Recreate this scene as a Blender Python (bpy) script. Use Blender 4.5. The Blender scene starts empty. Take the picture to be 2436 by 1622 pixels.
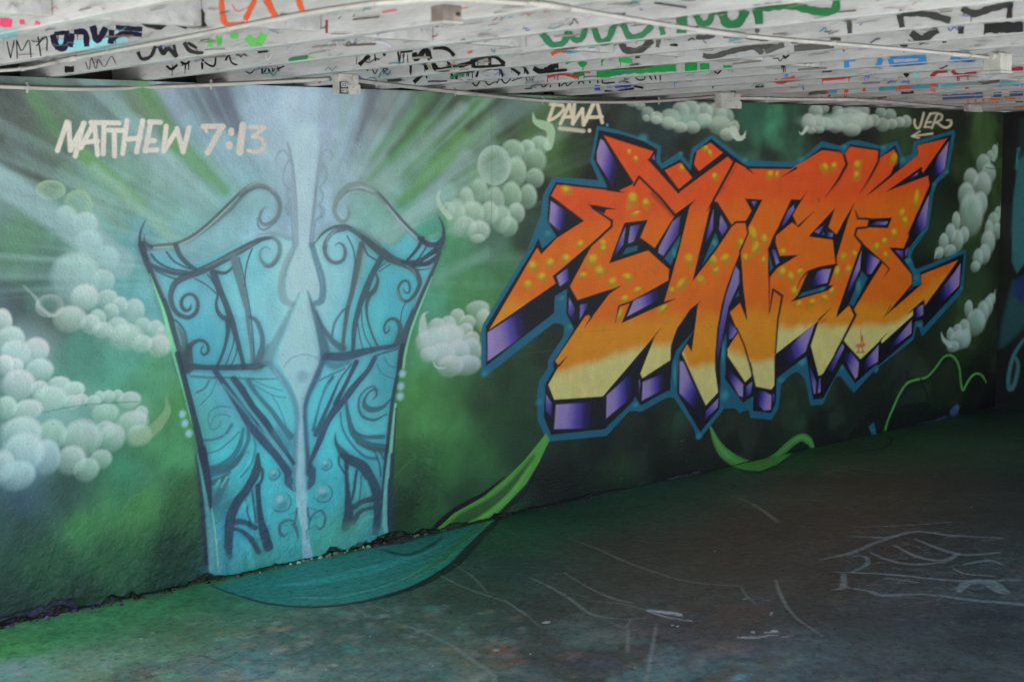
import bpy, math, random
import numpy as np
random.seed(7); np.random.seed(7)
scene = bpy.context.scene

# ---------------------------------------------------------------- camera, sky, sun, exposure
YAW, PITCH, ROLL = 0.72065, 0.118355, -0.011341
CAM = np.array([0.0, -5.1611, 1.6798])
HC = 2.05                      # underside of the joists / top of the painted wall
PW, PH, FPX = 2436.0, 1622.0, 2436.0*50/36
fw = np.array([math.sin(YAW)*math.cos(PITCH), math.cos(YAW)*math.cos(PITCH), -math.sin(PITCH)])
rt = np.array([math.cos(YAW), -math.sin(YAW), 0.0]); up = np.cross(rt, fw)
rt, up = rt*math.cos(ROLL)+up*math.sin(ROLL), -rt*math.sin(ROLL)+up*math.cos(ROLL)
from mathutils import Matrix, Vector
cam_d = bpy.data.cameras.new('camera'); cam = bpy.data.objects.new('camera', cam_d)
scene.collection.objects.link(cam); scene.camera = cam
cam_d.lens = 50; cam_d.sensor_width = 36; cam_d.sensor_fit = 'HORIZONTAL'
cam_d.dof.use_dof = True; cam_d.dof.focus_distance = 7.0; cam_d.dof.aperture_fstop = 4.8
cam_d.clip_start = 0.05; cam_d.clip_end = 1000
cam.matrix_world = Matrix(((rt[0], up[0], -fw[0], CAM[0]), (rt[1], up[1], -fw[1], CAM[1]),
                           (rt[2], up[2], -fw[2], CAM[2]), (0, 0, 0, 1)))
SUN_EL, SUN_AZ = math.radians(50), math.radians(255)      # azimuth clockwise from +Y
world = bpy.data.worlds.new('World'); scene.world = world; world.use_nodes = True
wn = world.node_tree.nodes; wl = world.node_tree.links
sky = wn.new('ShaderNodeTexSky'); sky.sky_type = 'NISHITA'; sky.sun_disc = False
sky.sun_elevation = SUN_EL; sky.sun_rotation = SUN_AZ
wl.new(sky.outputs[0], wn['Background'].inputs[0]); wn['Background'].inputs[1].default_value = 0.075
sl = bpy.data.lights.new('sun', 'SUN'); sl.energy = 5.0; sl.angle = math.radians(0.5); sl.color = (1, 0.95, 0.88)
so = bpy.data.objects.new('sun', sl); scene.collection.objects.link(so)
sdir = Vector((math.sin(SUN_AZ)*math.cos(SUN_EL), math.cos(SUN_AZ)*math.cos(SUN_EL), math.sin(SUN_EL)))
so.rotation_euler = sdir.to_track_quat('Z', 'Y').to_euler(); so.location = (0, -12, 9)
scene.view_settings.view_transform = 'Standard'; scene.view_settings.look = 'None'
scene.view_settings.gamma = 1.0; scene.view_settings.exposure = 2.25
try: scene.view_settings.use_curve_mapping = False
except Exception: pass
scene.cycles.max_bounces = 10; scene.cycles.diffuse_bounces = 6

# ---------------------------------------------------------------- helpers: pixel -> place
def rays(p):
    p = np.atleast_2d(np.asarray(p, float))
    return fw + np.outer((p[:, 0]-PW/2)/FPX, rt) - np.outer((p[:, 1]-PH/2)/FPX, up)
def on_wall(p, y=0.0):
    d = rays(p); t = (y-CAM[1])/d[:, 1]; q = CAM + d*t[:, None]; return q[:, [0, 2]]
def on_z(p, z=0.0):
    d = rays(p); t = (z-CAM[2])/d[:, 2]; return (CAM + d*t[:, None])[:, :2]
def on_x(p, x):
    d = rays(p); t = (x-CAM[0])/d[:, 0]; q = CAM + d*t[:, None]; return q[:, [1, 2]]
TILES = dict(A1=(1130,280,5), A2=(1130,580,5), A3=(1130,760,5), B1=(1530,280,5), B2=(1530,560,5), B3=(1530,760,5),
    C1=(1860,280,5), C2=(1860,560,5), C3=(1860,740,5), G1=(310,300,5), G2=(640,300,5), G3=(310,560,5), G4=(640,560,5),
    G5=(310,820,5), G6=(640,820,5), G7=(400,1080,5), G8=(640,1080,5), L1=(0,400,5), L2=(0,640,5), L3=(0,880,5),
    M=(900,650,5), N=(0,180,3.336), Q=(600,180,3.336), K1=(0,0,3.623), K2=(600,0,3.623), K3=(1200,0,3.623),
    K4=(1786,0,3.623), Z=(2136,200,1.845), P=(0,0,1), D1=(0,1200,3.623), D2=(600,1200,3.623), D3=(1200,1100,3.003), D4=(1786,900,2.172))
def px(tile, pts):
    x, y, s = TILES[tile]; return [(x+a/s, y+b/s) for a, b in pts]
def mix_path(path):                     # 'A1 x y x y ... B1 x y ...' -> photo pixels
    out = []; t = None; v = []
    for tok in path.split():
        if tok[0].isalpha(): t = tok
        else:
            v.append(float(tok))
            if len(v) == 2: out += px(t, [v]); v = []
    return out
def lin(c):
    c = np.asarray(c, float)/255.0
    return np.where(c <= 0.04045, c/12.92, ((c+0.055)/1.055)**2.4)
def hash2(ix, iy, s):
    h = (ix*374761393 + iy*668265263 + s*974711) & 0xffffffff
    h = ((h ^ (h >> 13))*1274126177) & 0xffffffff
    return ((h ^ (h >> 16)) & 0xffff)/65535.0
def vnoise(x, y, s=0):
    ix = np.floor(x).astype(np.int64); iy = np.floor(y).astype(np.int64)
    fx = x-ix; fy = y-iy; fx = fx*fx*(3-2*fx); fy = fy*fy*(3-2*fy)
    a = hash2(ix, iy, s); b = hash2(ix+1, iy, s); c = hash2(ix, iy+1, s); d = hash2(ix+1, iy+1, s)
    return (a*(1-fx)+b*fx)*(1-fy)+(c*(1-fx)+d*fx)*fy
def fbm(x, y, o=4, s=0):
    r = 0; a = 0.5; t = 0
    for i in range(o):
        r = r + a*vnoise(x*2**i+17.3*i, y*2**i-9.1*i, s+i); t += a; a *= 0.55
    return r/t
def smooth(a, b, x):
    t = np.clip((x-a)/(b-a), 0, 1); return t*t*(3-2*t)

# ---------------------------------------------------------------- a spray-can painter that works in metres on a flat surface
class Canvas:
    """grid of points on a wall or floor; proj turns photo pixels into metres on that surface"""
    def __init__(self, U, V, proj, gain):
        self.U, self.V, self.proj, self.k = U, V, proj, gain
        self.img = np.zeros((len(V), len(U), 3)); self.dU = np.gradient(U)
        self.dv = abs(V[1]-V[0])
    def col(self, c): return np.clip(lin(c)*self.k, 0.002, 0.9)
    def mpp(self, P):                                   # metres per photo pixel around P
        c = np.mean(P, 0); a = self.proj([c, (c[0], c[1]+4)]); return float(np.linalg.norm(a[1]-a[0])/4)
    def ax(self, P):                                    # how much the view squeezes the surface sideways around P
        c = np.mean(P, 0); a = self.proj([c, (c[0]+4, c[1])]); return self.mpp(P)/float(np.linalg.norm(a[1]-a[0])/4)
    def box(self, q, m, ax=1.0):
        m = np.array([m/ax, m]); lo = q.min(0)-m; hi = q.max(0)+m
        i0, i1 = np.searchsorted(self.U, [lo[0], hi[0]]); 
        V = self.V
        j0, j1 = np.searchsorted(V, [lo[1], hi[1]])
        if i1 <= i0 or j1 <= j0: return None
        return slice(j0, j1), slice(i0, i1)
    def put(self, sl, a, c):
        self.img[sl] = self.img[sl]*(1-a[..., None]) + c*a[..., None]
    def aa(self, sl): return np.maximum(self.dv, self.dU[sl[1]]*0.8)[None, :]
    def sdf(self, q, sl, closed=True, w=None, ax=1.0):
        q = q*np.array([ax, 1.0]); x = self.U[sl[1]][None, :]*ax; y = self.V[sl[0]][:, None]
        n = len(q); best = np.full((y.shape[0], x.shape[1]), 1e9); ins = np.zeros(best.shape, bool)
        for i in range(n if closed else n-1):
            a = q[i]; b = q[(i+1) % n]; d = b-a; L = d@d+1e-12
            t = np.clip(((x-a[0])*d[0]+(y-a[1])*d[1])/L, 0, 1)
            e = np.hypot(x-a[0]-t*d[0], y-a[1]-t*d[1])
            if w is not None: e = e-(w[i]+(w[i+1]-w[i])*t)*0.5
            np.minimum(best, e, out=best)
            if closed and a[1] != b[1]:
                c = ((a[1] > y) != (b[1] > y)) & (x < (b[0]-a[0])*(y-a[1])/(b[1]-a[1])+a[0])
                ins ^= c
        return np.where(ins, -best, best) if closed else best
    def fill(self, P, c, soft=1.5, alpha=1.0, grad=None):
        q = self.proj(P); m = self.mpp(P); s = soft*m; sl = self.box(q, s*2+0.01)
        if sl is None: return
        d = self.sdf(q, sl); s = np.maximum(s, self.aa(sl))
        a = np.clip(0.5-d/s, 0, 1)*alpha
        if callable(c): cc = c(self.U[sl[1]][None, :], self.V[sl[0]][:, None])
        elif grad is not None:                          # list of (pos, colour) along grad = (p0, p1)
            g = self.proj(grad); dv = g[1]-g[0]; L = dv@dv+1e-9
            t = ((self.U[sl[1]][None, :]-g[0][0])*dv[0]+(self.V[sl[0]][:, None]-g[0][1])*dv[1])/L
            cc = np.stack([np.interp(t, [k for k, _ in c], [self.col(z)[i] for _, z in c]) for i in range(3)], -1)
        else: cc = self.col(c)
        self.put(sl, a, cc)
    def stroke(self, P, w, c, soft=2.0, alpha=1.0, curve=True):
        P = np.asarray(P, float); n = len(P)
        w = np.full(n, float(w)) if np.isscalar(w) else np.asarray(w, float)
        if len(w) != n: w = np.interp(np.linspace(0, 1, n), np.linspace(0, 1, len(w)), w)
        if curve and n > 2:
            e = np.vstack([2*P[0]-P[1], P, 2*P[-1]-P[-2]]); out = []; wo = []
            for i in range(n-1):
                p0, p1, p2, p3 = e[i:i+4]; k = max(2, int(np.hypot(*(p2-p1))/9)+1)
                for t in np.linspace(0, 1, k, endpoint=False):
                    out.append(0.5*((2*p1)+(-p0+p2)*t+(2*p0-5*p1+4*p2-p3)*t*t+(-p0+3*p1-3*p2+p3)*t**3)); wo.append(w[i]+(w[i+1]-w[i])*t)
            out.append(P[-1]); wo.append(w[-1]); P = np.array(out); w = np.array(wo)
        q = self.proj(P); m = self.mpp(P); ax = self.ax(P); s = soft*m; sl = self.box(q, w.max()*m+s*2+0.01, ax)
        if sl is None: return
        d = self.sdf(q, sl, False, w*m, ax); s = np.maximum(s, self.aa(sl))
        self.put(sl, np.clip(0.5-d/s, 0, 1)*alpha, self.col(c))
    def blob(self, p, rx, ry, c, alpha=1.0, hard=0.0, rot=0.0):
        q = self.proj([p]); m = self.mpp([p]); ax = self.ax([p]); sl = self.box(q, max(rx, ry)*m*1.35, ax)
        if sl is None: return
        x = (self.U[sl[1]][None, :]-q[0][0])*ax; y = self.V[sl[0]][:, None]-q[0][1]; cr, sr = math.cos(rot), math.sin(rot)
        r = np.hypot((x*cr+y*sr)/(rx*m), (-x*sr+y*cr)/(ry*m))
        self.put(sl, (1-smooth(hard, 1.0, r))*alpha, self.col(c))
    def puff(self, p, rx, ry, c, rim=0.75, core=0.3, lit=0.35):
        q = self.proj([p]); m = self.mpp([p]); ax = self.ax([p]); sl = self.box(q, max(rx, ry)*m*1.4, ax)
        if sl is None: return
        x = (self.U[sl[1]][None, :]-q[0][0])*ax; y = self.V[sl[0]][:, None]-q[0][1]
        r = np.hypot(x/(rx*m), y/(ry*m)); e = np.maximum(self.aa(sl)*ax/(rx*m), 0.07)
        t = (y/(ry*m))*0.85+(x/(rx*m))*0.45                            # towards the lit side of the bubble
        s = smooth(-0.9, 0.9, t)
        if core < 0.3:                                               # glassy bubble: a rim and little else
            a = rim*(core/rim+(1-core/rim)*smooth(0.3, 0.98, r))*(1-lit+lit*1.3*s); cc = self.col(c)
        else:                                                        # shaded puff
            a = rim*(0.30+0.70*s)*(0.82+0.18*smooth(0.5, 0.98, r)); e = np.maximum(e, 0.26)
            k = (0.72+0.40*s+0.10*smooth(0.75, 0.98, r)*s)[..., None]
            cc = np.clip(self.col(c)*k*np.array([1, 1, 1])+(1-k)*self.col((70, 140, 140))*0.55, 0, 0.86)
        self.put(sl, np.clip(a, 0, 1)*np.clip((1-r)/e+0.30, 0, 1)**0.9, cc)
    def field(self, pts, power=3.0, step=6):
        P = np.array([p[:2] for p in pts], float); q = self.proj(P); C = np.array([self.col(p[2]) for p in pts])
        us = self.U[::step]; vs = self.V[::step]
        num = np.zeros((len(vs), len(us), 3)); den = np.zeros((len(vs), len(us)))
        wx = us[None, :]+0.10*(fbm(us[None, :]*5, vs[:, None]*5, 3, 3)-0.5); wy = vs[:, None]+0.10*(fbm(us[None, :]*5, vs[:, None]*5, 3, 9)-0.5)
        for (x, y), c in zip(q, C):
            d = (wx-x)**2+(wy-y)**2+0.0025; w = d**(-power/2*1.15); num += w[..., None]*c; den += w
        low = num/den[..., None]
        out = np.zeros((len(self.V), len(self.U), 3))
        for k in range(3):
            t = np.stack([np.interp(self.U, us, low[j, :, k]) for j in range(len(vs))])
            out[..., k] = np.stack([np.interp(self.V, vs, t[:, i]) for i in range(t.shape[1])], 1)
        return out
# ================================================================ THE MURAL (flat paint on the wall)
xs = np.arange(0, 2404, 2.3)
U_vis = on_wall(np.stack([xs, np.full_like(xs, 811.0)], 1))[:, 0]
X_END = 9.03
U = np.concatenate([np.linspace(0.3, U_vis[0], 70, endpoint=False), U_vis[U_vis < X_END-0.004], [X_END]])
V = np.linspace(0.0, HC, 566)
WK = 1.25
wall = Canvas(U, V, on_wall, WK)
UU, VV = np.meshgrid(U, V)
base_pts = [(20,260,(75,85,85)),(120,260,(85,110,95)),(230,240,(95,120,120)),(330,260,(100,130,105)),(430,230,(130,155,175)),(510,240,(105,115,130)),
(600,260,(150,175,200)),(720,250,(160,180,205)),(850,260,(150,175,190)),(900,250,(110,120,125)),(960,250,(110,135,130)),(1010,270,(85,130,90)),(1080,240,(60,75,65)),
(1130,280,(95,140,95)),(1200,260,(55,65,55)),(0,340,(75,85,85)),(100,400,(80,100,90)),(0,430,(110,140,145)),(150,480,(100,140,135)),(60,560,(85,125,105)),(30,640,(75,115,95)),
(100,700,(80,120,115)),(20,700,(70,90,100)),(300,480,(110,150,140)),(400,420,(125,160,155)),(500,400,(115,155,150)),(600,430,(130,175,190)),(700,400,(155,180,205)),
(700,600,(150,185,215)),(820,400,(145,175,190)),(900,420,(140,172,170)),(1000,400,(105,150,125)),(1050,480,(105,152,130)),(1100,400,(95,140,90)),(1150,330,(85,120,80)),
(250,560,(85,145,145)),(330,560,(100,160,170)),(350,700,(100,170,175)),(300,640,(95,160,165)),(50,720,(65,80,85)),(130,760,(75,95,90)),(200,830,(75,135,120)),
(300,860,(80,150,130)),(370,900,(85,155,115)),(420,960,(80,150,90)),(400,1050,(75,145,95)),(300,1130,(60,125,95)),(150,1160,(55,85,80)),(60,1170,(65,95,110)),
(60,1250,(45,75,65)),(200,1250,(65,125,75)),(330,1230,(75,135,75)),(440,1200,(50,95,55)),(100,1330,(45,85,60)),(250,1330,(50,95,65)),(400,1330,(35,65,50)),
(50,1430,(35,55,50)),(200,1400,(38,62,52)),(430,1390,(38,66,60)),(1060,640,(80,150,115)),(1100,700,(75,140,90)),(1130,760,(75,125,60)),(1030,740,(80,155,130)),
(1000,850,(80,150,100)),(1000,950,(75,140,75)),(960,1000,(65,120,65)),(1010,1010,(85,150,85)),(1080,960,(70,130,70)),(1150,950,(40,70,45)),(1200,900,(30,55,35)),
(1200,1000,(35,70,40)),(1060,1100,(60,115,60)),(1140,1080,(50,100,55)),(1000,1150,(45,80,50)),(960,1200,(25,50,30)),(1100,1200,(35,65,45)),(1230,1050,(30,60,40)),
(970,1080,(50,92,50)),(1040,1200,(45,88,48)),
(1180,560,(75,110,95)),(1200,640,(65,120,80)),(1250,580,(40,60,50)),(1290,450,(32,38,32)),(1330,400,(60,95,50)),(1370,380,(45,70,40)),(1310,340,(80,118,72)),
(1400,420,(25,28,27)),(1430,300,(30,35,33)),(1620,330,(35,45,45)),(1600,300,(45,75,80)),(1700,330,(60,80,65)),(1800,290,(60,120,100)),(1840,310,(65,130,100)),
(1880,320,(55,95,75)),(1780,370,(50,90,70)),(1830,375,(30,40,38)),(1960,350,(30,35,30)),(2050,330,(35,40,35)),(2140,310,(65,95,60)),(2200,280,(40,55,40)),
(2290,280,(35,45,35)),(2330,300,(60,85,55)),(2350,330,(60,90,50)),(2290,400,(40,60,35)),(2260,450,(30,40,30)),(2240,560,(45,75,50)),(2320,560,(65,95,55)),
(2370,480,(55,78,46)),(2280,640,(50,80,50)),(2330,700,(60,90,50)),(2200,660,(20,22,20)),(2370,600,(40,50,38)),(2300,800,(50,70,40)),(2250,860,(45,60,40)),
(2320,900,(30,35,30)),(2200,930,(40,60,40)),(2140,900,(35,45,38)),(2100,960,(30,40,32)),(2000,1000,(35,48,38)),(1900,960,(40,65,45)),(1950,1050,(25,33,28)),
(1800,1000,(30,40,32)),(1750,1000,(30,40,32)),(1850,920,(38,52,38)),(1700,1080,(22,25,22)),(1650,1060,(22,24,22)),(1590,990,(40,65,45)),(1540,1000,(28,35,30)),
(1500,1060,(25,32,28)),(1450,1040,(22,30,26)),(1400,1080,(25,40,30)),(1480,1110,(35,60,35)),(1350,1130,(18,22,18)),(1300,1150,(18,20,18)),(1600,1120,(15,18,15)),
(2350,950,(22,24,22)),(2200,980,(25,33,26)),(1300,860,(30,40,33)),(1320,800,(28,40,32)),(1280,900,(35,70,45)),(1250,960,(35,65,40)),(2400,280,(22,28,24)),(2390,700,(24,30,26)),
(510,570,(125,180,195)),(600,520,(135,180,200)),(560,470,(125,175,182)),(470,500,(120,168,165)),(450,560,(118,175,182)),(650,560,(145,182,205)),(880,540,(125,178,175)),(960,540,(92,165,150)),(900,480,(122,175,165)),(830,560,(145,182,200)),(860,500,(132,175,178)),(790,500,(148,180,205)),(1000,560,(78,155,125)),(640,330,(158,182,205)),(780,330,(158,182,205)),(560,350,(135,168,185)),(1060,560,(75,150,105)),(400,500,(115,165,160)),
(-300,300,(80,100,95)),(-300,700,(80,120,115)),(-300,1100,(70,110,100)),(-300,1500,(40,60,55)),(2420,900,(20,22,20))]
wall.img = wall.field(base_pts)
# mottled spray dust of the background
n1 = fbm(UU*4.5, VV*4.5, 4, 21); n2 = fbm(UU*13, VV*13, 3, 31)
wall.img *= (0.74+0.52*n1)[..., None]*(0.80+0.40*n2)[..., None]
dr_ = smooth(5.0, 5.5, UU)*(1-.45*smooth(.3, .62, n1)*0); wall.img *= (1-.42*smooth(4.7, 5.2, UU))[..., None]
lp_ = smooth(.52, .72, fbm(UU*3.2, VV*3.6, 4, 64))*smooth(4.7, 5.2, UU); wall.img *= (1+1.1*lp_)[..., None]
wall.img *= np.stack([0.94+0.12*fbm(UU*3, VV*3, 3, 51+k) for k in range(3)], -1)

def S(path, w, c, soft=2.0, alpha=1.0, curve=True, k=5.0):      # widths given in zoomed pixels
    if path[0] == 'G' and max(c) < 130: g_ = sum(c)/3; c = tuple((v*.8+g_*.2)*.87+t_*.13 for v, t_ in zip(c, (96,136,146)))
    P = mix_path(path); w = (np.asarray(w, float)/k) if not np.isscalar(w) else w/k
    if path[0] == 'G' and max(c) < 150 and np.max(w) > 6: wall.stroke(P, w*1.7+3, c, 14, .22*alpha, curve)     # overspray
    wall.stroke(P, w, c, soft, alpha*(.93 if path[0] == 'G' else 1), curve)
def F(path, c, soft=1.5, alpha=1.0): wall.fill(mix_path(path), c, soft, alpha)

# ---- rays of light
def ray(x0, y0, x1, y1, w0, w1, c, a, soft=16):
    wall.stroke([(x0, y0), ((x0+x1)/2, (y0+y1)/2), (x1, y1)], [w0, (w0+w1)/2, w1], c, soft, a, False)
G_, L_, D_ = (100,150,92), (142,174,188), (84,92,100)
for r in [(-40,400,290,622,58,70,(140,172,182),.75),(0,348,90,425,40,30,(72,80,82),.7),(30,330,215,470,34,20,(110,136,136),.5),(75,225,150,330,34,26,(88,132,94),.7),
 (10,300,120,400,36,30,(78,86,88),.6),(192,360,330,484,34,34,G_,.8),(330,484,400,560,30,16,(98,150,120),.5),(225,395,420,575,18,26,(140,178,170),.6),(150,400,300,545,22,20,(112,146,132),.6),
 (255,200,310,285,44,30,(112,142,148),.6),(315,300,470,480,60,64,(128,162,172),.55),(345,205,420,340,44,40,(96,142,92),.75),(420,340,535,450,42,30,(100,156,108),.75),
 (392,200,450,280,46,40,(140,162,180),.7),(450,280,560,410,36,30,(142,176,196),.7),(500,200,560,300,76,40,(96,104,122),.75),(430,215,500,300,20,16,(120,140,152),.6),
 (520,330,640,470,24,30,(138,178,194),.5),(470,350,600,480,18,26,(132,172,172),.5),(600,200,655,330,40,30,(156,180,205),.6),
 (888,215,850,330,26,14,(98,106,114),.7),(930,220,880,330,36,20,(136,150,152),.6),(985,270,890,370,26,22,(98,150,112),.65),(965,320,890,410,22,20,(136,166,158),.55),
 (1050,235,930,365,32,18,(64,86,70),.85),(1010,290,925,380,22,18,(84,140,84),.6),(960,350,880,425,20,14,(92,150,112),.6),(1100,255,985,365,26,24,(134,162,158),.75),
 (985,365,895,455,22,24,(132,172,162),.6),(1150,285,1050,385,36,42,(92,140,78),.8),(1050,385,955,478,42,24,(92,148,92),.8),(1040,330,960,420,16,12,(108,152,120),.5),
 (1110,370,1005,482,30,24,(140,166,172),.75),(1005,482,935,548,22,24,(128,176,172),.6),(1165,340,1090,420,30,36,(120,148,150),.6),(1065,455,900,585,44,30,(140,178,178),.7),
 (1030,540,960,600,60,40,(78,160,150),.5),(1160,600,1040,660,26,20,(112,160,140),.6),(1180,250,1120,300,30,30,(56,66,56),.7)]:
    ray(*r)
# fine radial streaks of the light burst
cu, cv = on_wall([(705, 660)])[0]; th_ = np.arctan2(VV-cv, (UU-cu)*.86); rr_ = np.hypot(UU-cu, VV-cv)
st_ = .64*vnoise(th_*18+50, rr_*.6, 7)+.36*vnoise(th_*42+50, rr_*.9, 8)
msk = smooth(.25, .6, rr_)*smooth(2.3, 1.1, rr_)*smooth(-.25, .25, VV-cv)
lt_ = (np.clip((st_-.52)*3.2, 0, 1)*msk*.42)[..., None]; dk_ = (np.clip((.44-st_)*3.0, 0, 1)*msk*.16)[..., None]
wall.img = wall.img*(1-lt_)+wall.col((158,196,196))*lt_; wall.img = wall.img*(1-dk_)
wall.blob((705,330),70,150,(172,202,222),.75); wall.blob((705,240),130,100,(172,200,218),.65)

# ---- bubble clouds
CL = (182,205,204)
def puffs(tile, lst, c, rim=.62, core=.28, lit=.35, var=14):
    x0, y0, s = TILES[tile]
    for (a, b, rx, ry) in lst:                         # the milky body first, then the bubbles
        wall.blob((x0+a/s, y0+b/s), rx/s*1.25, ry/s*1.25, tuple(v*.9 for v in c), core*.45, .2)
    for i, (a, b, rx, ry) in enumerate(lst):
        j = random.randint(-var, var)
        wall.puff((x0+a/s, y0+b/s), rx/s*1.08, ry/s*1.08, tuple(int(np.clip(v+j, 0, 255)) for v in c), rim, core, lit)
wall.blob((215,560),90,120,(165,195,200),.45); wall.blob((190,690),110,90,(160,195,195),.4); wall.blob((300,780),90,70,(165,195,190),.45)
puffs('L1', [(600,250,170,110),(930,420,160,160)], (165,198,165), .55, .12, .5)
puffs('L1', [(790,560,120,120),(1020,650,140,130),(1050,880,160,140),(1270,1070,140,150),(1230,1330,130,130),(900,1280,280,270)], (176,212,218), .56, .4, .5)
puffs('L2', [(590,430,160,130)], (190,200,200), .35, .0, .0)
S('L2 280 190 430 340 470 440 600 540 660 540', [5,25,40,35,15], (180,196,196), 7, .6)
puffs('L2', [(830,590,190,150),(1010,330,160,150),(1280,350,120,110),(1430,420,90,95),(1600,480,115,130),(1320,500,90,95),(1160,590,100,115),(1080,650,115,115),(1220,720,115,95),(1500,800,190,150),(1400,700,130,130),(1700,670,95,95),(1850,710,95,105),(1690,880,115,105),(1950,830,100,160),(1900,910,140,130)], (196,222,214), .74, .5, .5)
wall.blob((60,840),120,110,(165,195,205),.55); wall.blob((130,990),190,110,(150,195,195),.6); wall.blob((300,990),90,70,(150,195,180),.5); wall.blob((60,1090),130,90,(130,170,185),.6)
puffs('L2', [(30,620,110,150),(130,830,160,150),(180,1000,175,155),(430,960,150,145),(60,1130,105,115),(190,1150,85,95),(470,1200,160,135),(220,1370,190,175),(470,1420,105,95),(700,1370,135,95),(870,1440,130,105)], (196,226,222), .88, .7, .58)
puffs('L3', [(600,330,195,140),(880,230,120,90),(860,380,95,85),(960,350,85,70),(1110,370,85,75),(1180,310,65,65),(1290,310,75,75),(1400,300,65,70),(1540,350,130,95),(80,440,120,130),(330,470,170,120)], (194,226,212), .86, .66, .56)
puffs('L3', [(1250,510,155,115),(1680,510,80,85),(1580,620,175,135),(1330,800,150,160),(1650,780,150,125),(620,760,160,170),(970,820,225,225),(1250,710,120,105),(850,1070,165,165),(1030,1180,145,135),(1200,1060,125,115)], (188,222,204), .74, .52, .5)
puffs('L3', [(560,1030,150,200),(250,750,240,190),(40,1130,130,180),(200,1250,210,170),(280,980,240,225)], (186,218,222), .85, .6, .6)
S('L3 1640 790 1800 720 1920 600 1990 470 1975 310', [190,150,120,80,6], (150,178,138), 5, .55)
# cloud between the gate and the lettering
S('M 600 452 545 480 530 560 540 700', [5,32,80,120], (178,202,190), 3, .85)
puffs('M', [(1180,420,135,95),(940,510,85,90),(1060,580,95,85),(830,600,90,95),(700,620,95,90),(1040,670,85,80),(1250,560,90,140),(560,800,105,105)], (192,216,202), .82, .6, .5)
wall.blob((1055,810),75,62,(182,202,205),.8,.45)
puffs('M', [(700,780,185,140),(850,760,165,155),(1110,780,90,90),(600,960,95,85),(760,950,150,125),(950,930,135,135),(1100,920,125,150),(860,1100,150,125),(1050,1090,165,115)], (202,218,222), .76, .5, .5)
S('M 660 1050 680 1100 730 1125 800 1120', [10,22,22,12], (186,206,204), 2, .8)
# cloud beside the big letters
S('A1 690 -65 715 30 800 75 880 110 905 200 870 330', [8,60,105,115,95,110], (168,202,172), 3, .85)
puffs('A1', [(770,320,115,105),(625,340,85,82),(450,385,135,125),(710,505,130,140),(490,640,115,175),(710,715,105,115),(630,930,100,140),(430,930,115,165),(490,1130,98,120),(400,1290,105,115),(310,1200,115,155)], (172,206,186), .8, .34, .28)
puffs('Q', [(1560,1060,50,60),(1620,1130,75,150),(1700,975,55,92),(1800,910,62,95),(1920,1010,75,130),(1745,1090,92,95),(1880,1090,70,90),(1690,1200,85,85),(1800,1230,85,80),(1790,1290,55,35)], (180,206,194), .8, .42, .28)
puffs('A1', [(230,560,190,225)], (176,204,196), .85, .25, .12)
S('Q 1490 905 1472 960 1500 1040 1570 1120', [6,36,58,70], (178,204,190), 2, .85)
# clouds right of the letters
for lst, sp in (([(425,300,14,34),(405,312,15,22),(375,350,30,42),(398,392,30,44),(320,412,30,42),(370,442,38,56),(300,485,34,52),(362,525,30,52),(322,570,50,92),(290,662,22,36),(255,605,18,44),(230,655,22,42),(262,685,25,46),(200,695,20,40),(228,735,26,32),(180,740,18,26)], 'Z 438 258 430 300 420 330'),
                ([(440,565,15,28),(420,605,25,42),(436,645,20,36),(400,640,18,44),(396,695,30,52),(380,745,25,42),(352,765,22,42),(340,800,20,24)], 'Z 456 516 450 560 440 590'),
                ([(410,945,18,26),(396,975,20,42),(372,1005,25,52),(310,985,18,36),(342,1045,40,56),(290,1075,25,42),(262,1085,20,32),(230,1105,16,36),(270,1122,42,42),(242,1152,26,24),(300,1115,20,42)], 'Z 428 902 420 930 408 950')):
    c = np.mean(np.array(lst), 0)
    puffs('Z', lst, (186,216,204), .85, .6, .4, 10)
    wall.stroke(mix_path(sp), [1, 5, 9], (176,200,188), 2, .9)
S('Z 190 1088 200 1120 230 1145', [2,14,24], (176,200,190), 2, .9, True, 1.845)
S('Z 162 765 168 740 190 725', [2,10,20], (176,196,184), 2, .9, True, 1.845)
wall.blob((2308,500),18,40,(120,185,165),.5); wall.blob((2350,590),10,30,(120,190,165),.5); wall.blob((2320,760),14,25,(110,185,160),.5)
# clouds below the conduit
wall.blob((1640,285),95,26,(150,190,178),.8,.3); wall.blob((1990,288),110,24,(165,198,188),.8,.3)
puffs('K3', [(1100,890,50,25),(1170,910,42,36),(1235,980,54,62),(1310,1010,52,52),(1430,1010,85,72),(1520,950,72,72),(1600,940,82,82),(1720,960,75,75),(1830,980,85,95),(1900,1010,75,85)], (182,205,192), .7, .45, .1)
puffs('B1', [(30,0,42,42),(150,20,62,52),(300,60,85,75),(440,110,85,62),(590,110,85,72),(730,10,85,66),(920,90,135,110),(1000,195,85,75),(1090,110,52,82)], (186,204,190), .78, .62, .1)
S('B1 1070 140 1130 235 1195 225 1220 150', [100,75,40,4], (190,204,192), 2, .95)
puffs('K4', [(560,960,60,62),(620,930,55,42),(750,950,45,55),(930,950,90,66),(1120,970,45,52),(1200,990,52,55),(850,1010,140,80)], (180,206,195), .7, .5, .1)
puffs('C1', [(320,60,85,110),(430,60,85,95),(530,70,75,75),(440,140,62,42),(350,150,50,40),(640,90,85,85),(800,60,175,110),(830,140,105,75),(960,40,125,100),(1090,30,72,72),(1200,80,80,80),(1310,70,62,62),(1400,50,62,62),(1480,40,62,72)], (190,207,196), .75, .55, .1)
S('C1 300 110 240 190 205 158', [46,26,5], (190,204,194), 2, .95)
for a, b, r in ((1830,300,28),(1800,330,22),(1860,285,20)): wall.blob((a, b), r, r*1.6, (68,140,110), .35)

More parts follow.
